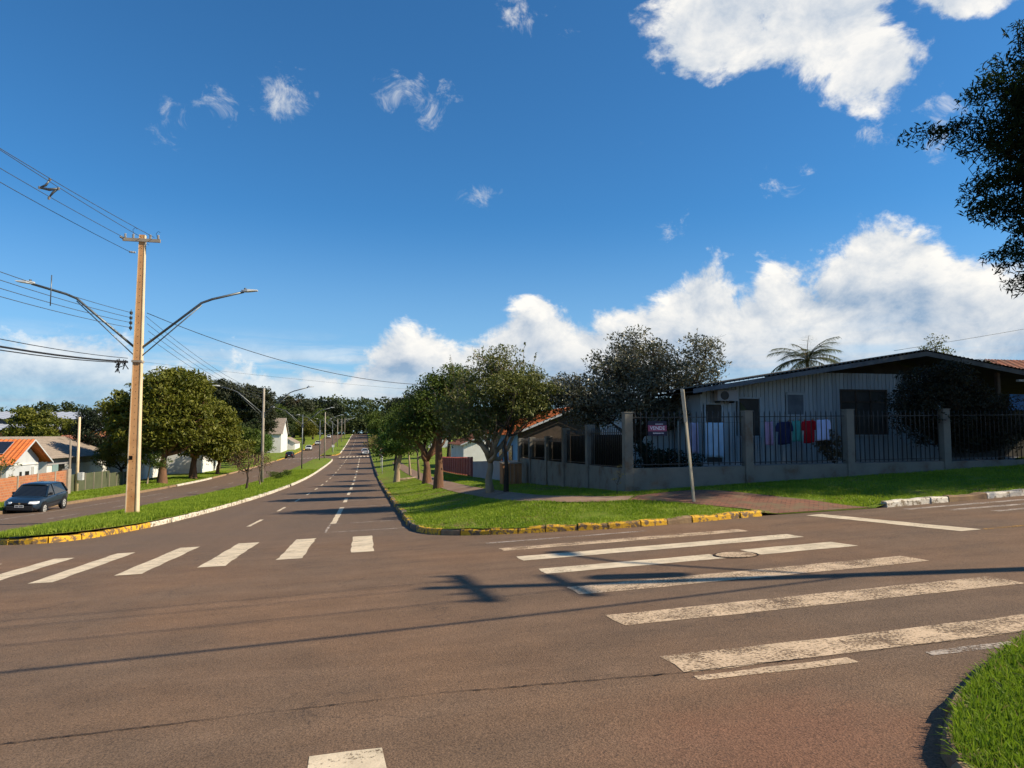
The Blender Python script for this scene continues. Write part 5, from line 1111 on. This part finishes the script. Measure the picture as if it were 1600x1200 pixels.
r, P = gable_house('red_roof_house', 'low house with dull red brown roof behind the concrete pole', -34, -24.5, 87, 97, hz(LB, -28, 90), -.2, 1.5, 'plaster_white', 'roof_brown', 'x', .5)
r, P = gable_house('white_cottage', 'small white walled building seen between the mango trunks', -27, -20.9, 100, 112, hz(LB, -22, 104), -.6, .6, 'plaster_white', 'roof_grey', 'y', .3)
r, P = gable_house('gabled_house', 'white gabled house with steep grey roof on the far left', -31, -21.5, 196, 212, hz(LB, -24, 204), 2.0, 6.2, 'plaster_white', 'roof_grey', 'x', .4)
r, P = gable_house('white_shed', 'low white shed beside the far left pavement', -25, -19.6, 214, 230, hz(LB, -22, 220), -.6, .9, 'plaster_white', 'roof_grey', 'y', .3)
WH = tag(empty('warehouse', (-80, 155, 0)), 'long warehouse with pale grey two level metal roof', 'warehouse'); inv = Matrix.Translation(-Vector(WH.location))
def wp(mb, n, mt):
    o = mb.build(n, mt, WH); o.matrix_parent_inverse = inv
wp(MB().box(-150, -50, 148, 176, -5, 2.4), 'wall', 'brick'); wp(MB().box(-150, -47.5, 160, 176, 2.4, 4.6), 'upper_wall', 'plaster_grey')
def rib(x0, x1, y0, z0, y1, z1, n):
    m = MB(); xs = np.linspace(x0, x1, n); V = []
    for k, a in enumerate(xs): d = .12 if k % 4 < 2 else 0; V += [(a, y0, z0+d), (a, y1, z1+d)]
    return m.add(V, [(2*k, 2*k+2, 2*k+3, 2*k+1) for k in range(n-1)])
wp(rib(-152, -45.5, 155, 4.75, 168, 6.5, 280), 'roof', 'roof_metal'); wp(rib(-152, -49, 146, 2.5, 157, 3.9, 280), 'lower_roof', 'roof_metal'); wp(MB().box(-151, -48, 156.8, 157, 3.9, 4.7), 'louvre_band', 'fascia_grey')
for k, (x, y, h, r_, mt, lab) in enumerate(((-22.3, 62.6, 5.9, .11, 'concrete_pale', 'tall pale concrete service post by the olive fence'), (-23.2, 63.5, 4.1, .10, 'timber_grey', 'shorter weathered timber post by the olive fence'))):
    root = tag(empty('service_post', P3(x, y, LB)), lab, 'post'); MB().tube([(0, 0, -.4), (0, 0, h)], [r_*1.2, r_*.8], 8).build('shaft', mt, root)
    if k == 0: MB().box(.1, .45, -.2, .2, .9, 1.5).build('meter_box', 'plastic_white', root)

# ------------------------------------------------------------------ poles and lamps
def lamp_arm(parent, sg, z, sc=1.0, dy=0.0):
    """angled double bracket with an LED head, reaching across the carriageway"""
    a = [(sg*.10, dy, z), (sg*2.35*sc, dy, z+1.95*sc), (sg*2.75*sc, dy, z+2.12*sc), (sg*4.0*sc, dy, z+2.48*sc)]
    arm = MB().tube(a, .045, 8).build('lamp_arm', 'galvanised', parent)
    MB().tube([(sg*.10, dy, z-.32), (sg*2.35*sc, dy, z+1.85*sc)], .022, 6).build('stay', 'galvanised', arm)
    MB().box(sg*.10-.03, sg*.10+.03, dy-.08, dy+.08, z-.42, z+.1).build('bracket', 'galvanised', arm)
    h = MB(); x0, x1 = sg*3.9*sc, sg*4.55*sc; zz = z+2.50*sc
    h.add([(x0, dy-.05, zz-.03), (x0, dy+.05, zz-.03), (x0, dy+.05, zz+.05), (x0, dy-.05, zz+.05), (sg*4.15*sc, dy-.14, zz-.01), (sg*4.15*sc, dy+.14, zz-.01), (sg*4.15*sc, dy+.12, zz+.08), (sg*4.15*sc, dy-.12, zz+.08),
           (x1, dy-.11, zz+.04), (x1, dy+.11, zz+.04), (x1, dy+.09, zz+.07), (x1, dy-.09, zz+.07)],
          [(0, 1, 2, 3), (0, 4, 5, 1), (1, 5, 6, 2), (2, 6, 7, 3), (3, 7, 4, 0), (4, 8, 9, 5), (5, 9, 10, 6), (6, 10, 11, 7), (7, 11, 8, 4), (8, 11, 10, 9)])
    hd = h.build('lamp_head', 'lamp_grey', arm); MB().disc((sg*4.05*sc, dy, zz+.10), .045, .07, 'z', 10).build('photocell', 'galvanised', arm)
def concrete_pole(root, h, wb, wt, db, dt, mat_face, mat_side):
    """double-T pole: broad recessed faces and pale flanges"""
    def ring(z, w_, d): return [(-w_, -d, z), (w_, -d, z), (w_, d, z), (-w_, d, z)]
    m = MB(); n = 12; V = []
    for k in range(n+1):
        t = k/n; V += ring(-.4+(h+.4)*t, (wb+(wt-wb)*t)*.80, (db+(dt-db)*t)*.90)
    m.add(V, [(4*k+i, 4*k+(i+1) % 4, 4*k+4+(i+1) % 4, 4*k+4+i) for k in range(n) for i in range(4)]+[(4*n, 4*n+1, 4*n+2, 4*n+3)]); m.build('web', mat_face, root)
    for sg in (-1, 1):
        m = MB(); a = lambda t: (wb+(wt-wb)*t); d = lambda t: (db+(dt-db)*t)
        V = []
        for z, t in ((-.4, 0), (h, 1)): V += [(sg*a(t)*.80, -d(t), z), (sg*a(t), -d(t), z), (sg*a(t), d(t), z), (sg*a(t)*.80, d(t), z)]
        m.add(V, [(0, 1, 5, 4), (1, 2, 6, 5), (2, 3, 7, 6), (3, 0, 4, 7), (4, 5, 6, 7)]); m.build('flange', mat_side, root)
    for k in range(int(h/.26)):
        z = .7+k*.26
        if z < h-.3:
            t = z/h; dd = (db+(dt-db)*t)*.90; m = MB(); m.disc((0, -dd-.002, z), .012, .006, 'y', 6); m.build('bolt_hole', 'dark_inside', root)
def insulator(parent, loc, horiz=None, r=.055, l=.2):
    m = MB()
    d = Vector(horiz).normalized() if horiz else Vector((0, 0, 1)); p = Vector(loc)
    for k in range(4): m.tube([p+d*(l*k/4), p+d*(l*(k+.35)/4), p+d*(l*(k+.5)/4), p+d*(l*(k+1)/4)], [r*.4, r, r*.9, r*.4], 8)
    return m.build('insulator', 'porcelain', parent)
PH = 10.6
POLE = tag(empty('concrete_pole', P3(-8.42, 29.0, MZ)), 'tall orange tinted concrete pole with two lamp arms on the reservation', 'utility pole'); POLE.rotation_euler = (0, 0, 0); pz = POLE.location.z
concrete_pole(POLE, PH, .205, .105, .18, .095, 'concrete_pole', 'concrete_pale')
MB().box(-.12, .0, -.24, -.20, 2.05, 2.2).build('notch', 'dark_inside', POLE)
ca = 0.0
def on_pole(o):      # keep a part square to the avenue although the shaft is turned
    o.matrix_parent_inverse = Matrix.Rotation(ca, 4, 'Z')
for sg in (-1, 1):
    n0 = set(POLE.children); lamp_arm(POLE, sg, 6.25, .93)
    for c in set(POLE.children)-n0: on_pole(c)
o = MB().box(-.66, .66, -.14, -.06, PH-.28, PH-.16).build('crossarm', 'concrete_grey', POLE); on_pole(o)
for x in (-.58, -.30, .30, .58): on_pole(insulator(POLE, (x, -.10, PH-.15), None, .05, .16))
on_pole(insulator(POLE, (-.18, -.16, PH-.72), (-1, -.3, 0), .05, .22)); on_pole(insulator(POLE, (-.62, -.14, PH-.20), (-.3, -1, .1), .05, .22))
for k in range(4): on_pole(MB().disc((-.27, -.1, 7.0+.19*k), .055, .10, 'z', 10).build('spool_insulator', 'black_metal', POLE))
on_pole(MB().tube([(-.27, -.1, 6.9), (-.27, -.1, 7.7)], .015, 5).build('spool_rod', 'galvanised', POLE))
on_pole(MB().box(-.18, .18, -.17, .17, 5.70, 5.78).build('clamp_band', 'concrete_grey', POLE))
m = MB(); rr = random.Random(6)
for k in range(16): a = Vector((-.35-rr.random()*.35, -.2+rr.uniform(-.15, .15), 5.70+rr.uniform(-.1, .12))); m.tube([a, a+Vector((rr.uniform(-.12, .12), 0, -.12)), a+Vector((rr.uniform(-.12, .12), 0, rr.uniform(-.42, -.1)))], .018, 5)
on_pole(m.build('cable_tangle', 'cable', POLE))
for sg, s2 in ((-1, .0), (.5, .1), (-.3, -.5)):
    on_pole(MB().tube([(-.55*sg, -.1, PH-.1+s2), (-.55*sg-.05, -.1, PH+.06+s2), (-.55*sg+.03, -.1, PH+.16+s2), (-.55*sg+.10, -.1, PH+.10+s2)], .008, 4).build('jumper', 'cable', POLE))

def lamp_post(label, x, y, h, concrete, arms=True, sc=.9, z_arm=None):
    root = tag(empty('lamp_post', P3(x, y, MZ)), label, 'lamp post', 'lamp posts on the reservation')
    if concrete: MB().tube([(0, 0, -.4), (0, 0, h)], [.15, .09], 8).build('shaft', 'concrete_grey', root)
    else: MB().tube([(0, 0, -.4), (0, 0, h)], [.09, .06], 8).build('shaft', 'galvanised' if y > 90 else 'timber_grey', root)
    if arms:
        for sg in (-1, 1): lamp_arm(root, sg, z_arm or h-.6, sc)
    return root
lamp_post('slim lamp post with two arms beside the rust leaved saplings', -8.85, 66.5, 8.4, True, True, .95, 6.2)
lamp_post('dark thin lamp post, second along the reservation grass', -8.55, 104, 7.6, False, True, .95, 6.2)
lamp_post('thin grey lamp post before the gap in the reservation', -8.3, 140, 7.6, False, True, .95, 6.2)
lamp_post('stout pale concrete lamp post at the reservation gap', -7.9, 150, 9.4, True, False)
lamp_post('lamp post just past the yellow reservation nose', -8.2, 192, 8.0, False, True, .95, 6.2)
lamp_post('far lamp post, second past the gap', -8.2, 228, 8.6, True, True, .95, 6.2)
lamp_post('far lamp post, third past the gap', -8.2, 268, 8.4, True, True, .95, 6.2)
lamp_post('farthest lamp post below the wooded ridge', -8.2, 310, 8.4, True, True, .95, 6.2)
sx = tag(empty('parking_sign', P3(-7.4, 178, MZ)), 'small white sign on the far reservation', 'sign'); MB().tube([(0, 0, -.3), (0, 0, 2.2)], .04, 6).build('post', 'steel_white', sx); MB().box(-.3, .3, -.07, -.04, 1.6, 2.2).build('plate', 'sign_white', sx)

# pole at the near corner, out of view to the right, whose shadow lies over the crossing
P2 = tag(empty('concrete_pole', P3(14.9, 4.75, LN)), 'concrete pole with transformer outside the right edge, casting the shadow', 'utility pole')
MB().tube([(0, 0, -.4), (0, 0, 10.6)], [.21, .13], 8).build('shaft', 'concrete_pole', P2)
MB().box(-.06, .06, -1.1, 1.1, 10.1, 10.24).build('crossarm', 'concrete_grey', P2); MB().box(-.06, .06, -.9, .9, 9.2, 9.3).build('crossarm', 'concrete_grey', P2)
MB().tube([(.0, .50, 8.1), (0, .50, 8.8)], .22, 12).build('transformer', 'galvanised', P2)
for y in (-1.0, -.5, .5, 1.0): insulator(P2, (0, y, 10.24), None, .06, .22)
a = MB().tube([(0, .2, 7.0), (0, 1.9, 8.2), (0, 3.0, 8.5)], .045, 7).build('lamp_arm', 'galvanised', P2); MB().box(-.13, .13, 2.9, 3.6, 8.45, 8.56).build('lamp_head', 'lamp_grey', a)

# ------------------------------------------------------------------ overhead wires
def wire(label, p, q, sag, r=.009, mat='cable', group='overhead wires', n=26, name='overhead_wire', cat='wire'):
    p, q = Vector(p), Vector(q); c = (p+q)/2
    pts = [p.lerp(q, t)-Vector((0, 0, sag*4*t*(1-t)))-c for t in np.linspace(0, 1, n)]
    o = MB().tube(pts, r, 5).build(name, mat, None, c); return tag(o, label, cat, group)
ptop = pz+PH
AX, AY = -10.6, -6.0
for k, (dx, dz, ex) in enumerate(((.0, -.12, -2.4), (-.58, -.18, -2.75), (.45, -.1, -2.5), (-.35, -.72, -2.6))):
    wire(['highest', 'second highest', 'third highest', 'lowest'][k]+' of the four top wires running off the pole head', (-8.42+dx, 28.85, ptop+dz), (AX+ex, AY, ptop+1.75-.18*k+(.35 if k == 0 else 0)), .75, .010, 'wire_metal')
for k in range(4): wire(['top', 'second', 'third', 'bottom'][k]+' of the four wires at the spool insulators', (-8.70, 28.9, pz+7.58-.19*k), (AX-1.2, AY, pz+8.9-.30*k), .9, .010, 'wire_metal')
wire('thin telephone wire above the thick cable bundle', (-8.75, 28.9, pz+5.85), (AX, AY, pz+7.0), .95, .012)
wire('thick sagging black cable bundle at the clamp band', (-8.75, 28.9, pz+5.72), (AX, AY, pz+6.75), 1.0, .030)
wire('second strand twisted beside the thick cable bundle', (-8.72, 28.85, pz+5.68), (AX+.1, AY, pz+6.72), 1.08, .016)
wire('service wire sagging from the pole across the avenue', (-8.2, 29.1, pz+7.62), (6.2, 40.2, 4.55), .95, .013)
for k in range(4): wire(['first', 'second', 'third', 'fourth'][k]+' strand from the pole along the reservation to the slim lamp post', (-8.25+.05*k, 29.2, pz+7.5-.28*k), (-8.85, 66.5, -2.6+8.1-.22*k), .5, .009, 'wire_metal')
for k, (ya, yb) in enumerate(((66.5, 104), (104, 140))): wire('strand between %s lamp posts of the reservation' % ['the slim and dark thin', 'the dark and grey thin'][k], (-8.85+.25*k, ya, hz(MZ, -8.6, ya)+7.4), (-8.6, yb, hz(MZ, -8.6, yb)+7.4), .4, .012, 'wire_metal')
wire('faint wire high over the far left roofs and ridge', (-40, 140, 15), (40, 170, 11.0), .8, .02, 'wire_metal')
wire('faint wire rising off the right roof edge', (27, 32, 6.0), (60, 30, 12.5), .3, .010, 'wire_metal')
for k, (z0, z1, yy) in enumerate(((10.5, 10.8, 0), (10.45, 10.7, .5), (9.2, 9.3, -.3), (6.6, 6.4, 0))):
    wire(['highest', 'second', 'third', 'thick lowest'][k]+' cross street wire overhead whose shadow lines the asphalt', (14.9, 4.75+yy, P2.location.z+z0), (-34, 1.2+yy, P2.location.z+z1-1.0), .6, (.014, .014, .016, .035)[k])
SPC = tag(empty('wire_spacer', (-9.12, 22.6, 8.78)), 'grey cross shaped spacer clamped on the top wires', 'spacer')
MB().tube([(-.26, 0, .02), (-.1, 0, .10), (0, 0, .26)], [.02, .035, .02], 6).tube([(.24, 0, .02), (.1, 0, -.10), (0, 0, -.26)], [.02, .035, .02], 6).tube([(-.26, 0, .02), (0, 0, -.02), (.24, 0, .02)], [.03, .045, .03], 6).build('cross_body', 'galvanised', SPC)
for q in ((-.26, 0, .02), (.24, 0, .02), (0, 0, .28), (0, 0, -.28)): insulator(SPC, (q[0], 0, q[2]-.04), None, .04, .08)
sp2 = tag(MB().tube([(0, 0, -.45), (0, 0, .45)], .015, 5).build('wire_spreader', 'galvanised', None, (-8.95, 22.6, pz+7.15)), 'upright spreader rod on the spool wires', 'spreader')

# ------------------------------------------------------------------ vehicles
def make_car(label, loc, rz, paint, L=3.75, W=1.64, Ht=1.42, kind='hatch', detail=True, plate=True):
    root = tag(empty('parked_car', loc, rz), label, 'car')
    h = L/2
    if kind == 'hatch':
        st = [(-h, .62, .74, .70), (-h+.05, .42, .86, .78), (-h+.35, .24, .92, .81), (-.9, .22, .90, .82), (0, .22, .88, .82), (h*.42, .22, .86, .82), (h*.55, .22, .84, .81), (h*.80, .24, .76, .79), (h*.94, .28, .66, .73), (h, .36, .56, .62)]
        base = [(-h+.10, .90), (h*.46, .86)]; roof = [(-h+.50, Ht-.05), (-.15, Ht), (.22, Ht-.03)]
    else:
        st = [(-h, .50, .80, .68), (-h+.06, .34, .92, .78), (-h+.6, .24, .96, .84), (-.9, .22, .93, .85), (0, .22, .90, .85), (h*.40, .22, .88, .85), (h*.55, .22, .86, .84), (h*.82, .24, .77, .80), (h*.95, .28, .66, .74), (h, .36, .56, .64)]
        base = [(-h+.45, .95), (h*.46, .88)]; roof = [(-h+1.15, Ht-.05), (-.1, Ht), (.25, Ht-.03)]
    k_ = W/1.64; V = []; n = 12
    for (x, z0, z1, hw) in st:
        hw *= k_; prof_ = [(0, z0), (hw*.86, z0), (hw*.98, z0+.08), (hw, z0+(z1-z0)*.45), (hw*.985, z1-.10), (hw*.93, z1-.02), (hw*.70, z1+.005), (0, z1+.02)]
        V += [(x, y, z) for y, z in prof_]+[(x, -y, z) for y, z in prof_[-2:0:-1]]
    n = 14; F = [(i*n+k, i*n+(k+1) % n, (i+1)*n+(k+1) % n, (i+1)*n+k) for i in range(len(st)-1) for k in range(n)]+[tuple(range(n)), tuple((len(st)-1)*n+k for k in range(n))[::-1]]
    MB().add(V, F, True).build('body', paint, root)
    # greenhouse
    bw, tw = .78*k_, .60*k_; (rx, rzz), (fx, fz) = base; (r0x, r0z), (r1x, r1z), (r2x, r2z) = roof
    rf = MB(); rows = []
    for x, z in ((r0x-.05, r0z-.03), (r0x+.1, r0z+.01), (r1x, r1z), (r2x-.1, r2z+.01), (r2x+.05, r2z-.03)): rows.append([(x, y*tw, z-.045*abs(y)**2.5) for y in (-1.03, -.6, 0, .6, 1.03)])
    rf.add([p for r_ in rows for p in r_], [(i*5+k, i*5+k+1, (i+1)*5+k+1, (i+1)*5+k) for i in range(4) for k in range(4)], True); o = rf.build('roof', paint, root); o.modifiers.new('t', 'SOLIDIFY').thickness = .03
    B = lambda x, s: (x, s*bw, rzz+(fz-rzz)*(x-rx)/(fx-rx)-.02)
    T = lambda x, z, s: (x, s*tw, z-.05)
    MB().quad((fx, -bw*.94, fz), (fx, bw*.94, fz), (r2x, tw*.96, r2z-.05), (r2x, -tw*.96, r2z-.05)).build('windscreen', 'glass_dark', root)
    MB().quad((rx, bw*.9, rzz), (rx, -bw*.9, rzz), (r0x, -tw*.95, r0z-.05), (r0x, tw*.95, r0z-.05)).build('rear_window', 'glass_dark', root)
    for s in (-1, 1):
        mid = -.12
        for nm, xa, xb, ta, tb in (('side_window', mid+.04, fx-.1, mid+.04, r2x-.03), ('side_window', rx+.28, mid-.04, r0x+.10, mid-.04)):
            MB().quad(B(xa, s*1.0), B(xb, s*1.0), T(tb, r1z-.02, s), T(ta, r1z-.03, s)).build(nm, 'glass_dark', root)
        for pa, pb, wd in ((B(fx, s*.985), T(r2x+.02, r2z, s), .07), (B(mid, s*.995), T(mid, r1z, s), .07), (B(rx+.1, s*.98), T(r0x-.02, r0z, s), .13)): MB().bar(pa, pb, wd, .05).build('pillar', paint, root)
        MB().bar((-h*.75, s*W*.503, .50), (h*.55, s*W*.503, .50), .03, .07).build('rub_strip', 'trim_black', root)
        MB().box(fx-.42, fx-.28, s*(W/2+.02)-.07, s*(W/2+.02)+.07, .90, 1.02).build('mirror', paint if not detail else 'trim_black', root, bevel=.02)
        for xx in (-.35, .3)[:1 if kind == 'hatch' else 2]: MB().box(xx-.08, xx+.08, s*W*.497-.015, s*W*.497+.015, .76, .80).build('door_handle', 'trim_black', root)
        hl = MB(); x = h; hl.add([(x-.02, s*.36*k_, .60), (x-.06, s*.40*k_, .69), (x-.20, s*.70*k_, .72), (x-.30, s*.765*k_, .70), (x-.22, s*.76*k_, .60), (x-.06, s*.60*k_, .57)], [(0, 1, 2, 3, 4, 5)]); o = hl.build('headlight', 'headlight', root); o.modifiers.new('t', 'SOLIDIFY').thickness = .06
        MB().box(-h-.012, -h+.07, s*.62*k_-.10, s*.62*k_+.10, .66, .88).build('tail_light', 'tail_red', root)
        for x in (-h+.68, h-.72):
            wl = MB().disc((x, s*(W/2-.02), .29), .36, .10, 'y', 20).build('wheel_arch', 'trim_black', root)
            ty = MB().disc((x, s*(W/2-.07), .285), .285, .19, 'y', 24).build('wheel', 'tyre', root, bevel=.03)
            MB().disc((x, s*(W/2+.028), .285), .19, .012, 'y', 20).build('rim', 'rim', ty); MB().disc((x, s*(W/2+.036), .285), .045, .012, 'y', 10).build('hub', 'chrome', ty)
            for q in range(5):
                a = q*2*math.pi/5+.3; MB().disc((x+.115*math.cos(a), s*(W/2+.037), .285+.115*math.sin(a)), .033, .008, 'y', 8).build('rim_hole', 'trim_black', ty)
    MB().box(h-.10, h+.02, -.60*k_, .60*k_, .26, .50).build('bumper', 'trim_black', root, bevel=.04); MB().box(-h-.02, -h+.10, -.62*k_, .62*k_, .32, .54).build('rear_bumper', paint, root, bevel=.04)
    MB().box(h-.04, h+.005, -.34*k_, .34*k_, .575, .655).build('grille', 'trim_black', root)
    MB().disc((h+.012, 0, .615), .045, .012, 'x', 14).build('emblem', 'chrome', root)
    if plate:
        pl_ = MB().box(h+.018, h+.03, -.20, .20, .42, .54).build('number_plate', 'plate', root); m = MB(); rr = random.Random(2); y = -.16
        for k in range(7): m.box(h+.031, h+.033, y, y+.028, .445, .515); y += .045 if k != 2 else .07
        m.build('plate_characters', 'black_metal', pl_)
    MB().box(-h-.03, -h-.015, -.20, .20, .56, .68).build('rear_plate', 'plate', root)
    return root
def P3r(x, y): return (x, y, hz(H, x, y))
c = make_car('dark blue hatchback parked by the left kerb before the brick wall', P3r(-16.45, 41.0), R(-90), 'paint_navy'); c.rotation_euler = (R(-2), R(2.2), R(-90))
make_car('dark car parked at the far left kerb under the trees', P3r(-16.2, 166), R(90), 'paint_black', 4.1, 1.70, 1.45)
make_car('nearer white car parked at the far left kerb', P3r(-15.6, 212), R(-90), 'paint_carwhite', 4.2, 1.74, 1.50)
make_car('second white car behind the nearer white one', P3r(-15.6, 252), R(-90), 'paint_carwhite', 4.2, 1.74, 1.46, 'sedan')
make_car('farthest white car up the left carriageway', P3r(-15.0, 316), R(-90), 'paint_carwhite', 4.2, 1.74, 1.5)
make_car('silver car parked at the right edge of the avenue', P3r(.2, 172), R(90), 'paint_silver', 4.2, 1.74, 1.46, 'sedan')
MO = tag(empty('motorcycle', P3(-22.6, 75.0, LB), R(20)), 'dark blue motorcycle parked beside the yellow green bush', 'motorcycle')
for x in (-.62, .62):
    wl = MB().tube([(x+.28*math.cos(a), 0, .30+.28*math.sin(a)) for a in np.linspace(0, 2*math.pi, 21)], .05, 7, False).build('wheel', 'tyre', MO); MB().disc((x, 0, .30), .10, .06, 'y', 12).build('hub', 'chrome', wl)
    m = MB()
    for k in range(6): a = k*math.pi/3; m.bar((x, 0, .3), (x+.25*math.cos(a), 0, .3+.25*math.sin(a)), .015)
    m.build('spoke', 'chrome', wl)
for s in (-.07, .07): MB().tube([(.62, s, .30), (.42, s, .95)], .028, 6).build('fork', 'chrome', MO)
MB().tube([(.44, 0, .92), (.1, 0, .70), (-.25, 0, .62), (-.62, 0, .34)], .045, 7).build('frame', 'trim_black', MO)
MB().add([(.38, 0, .92), (.2, .15, .80), (-.1, .13, .74), (-.1, -.13, .74), (.2, -.15, .80), (.1, 0, .98)], [(0, 1, 5), (1, 2, 5), (2, 3, 5), (3, 4, 5), (4, 0, 5), (0, 4, 3, 2, 1)]).build('fuel_tank', 'paint_bluemoto', MO)
MB().box(-.68, -.08, -.12, .12, .74, .84).build('saddle', 'trim_black', MO, bevel=.04); MB().box(-.12, .22, -.14, .14, .30, .60).build('engine', 'galvanised', MO, bevel=.03)
MB().tube([(.36, -.34, 1.04), (.42, 0, .98), (.36, .34, 1.04)], .018, 6).build('handlebar', 'chrome', MO); MB().disc((.52, 0, .86), .10, .12, 'x', 14).build('headlight', 'headlight', MO)
MB().tube([(.1, -.16, .30), (-.7, -.2, .34)], .04, 7).build('exhaust', 'chrome', MO); MB().tube([(-.1, .1, .3), (-.15, .25, .0)], .015, 5).build('stand', 'chrome', MO)
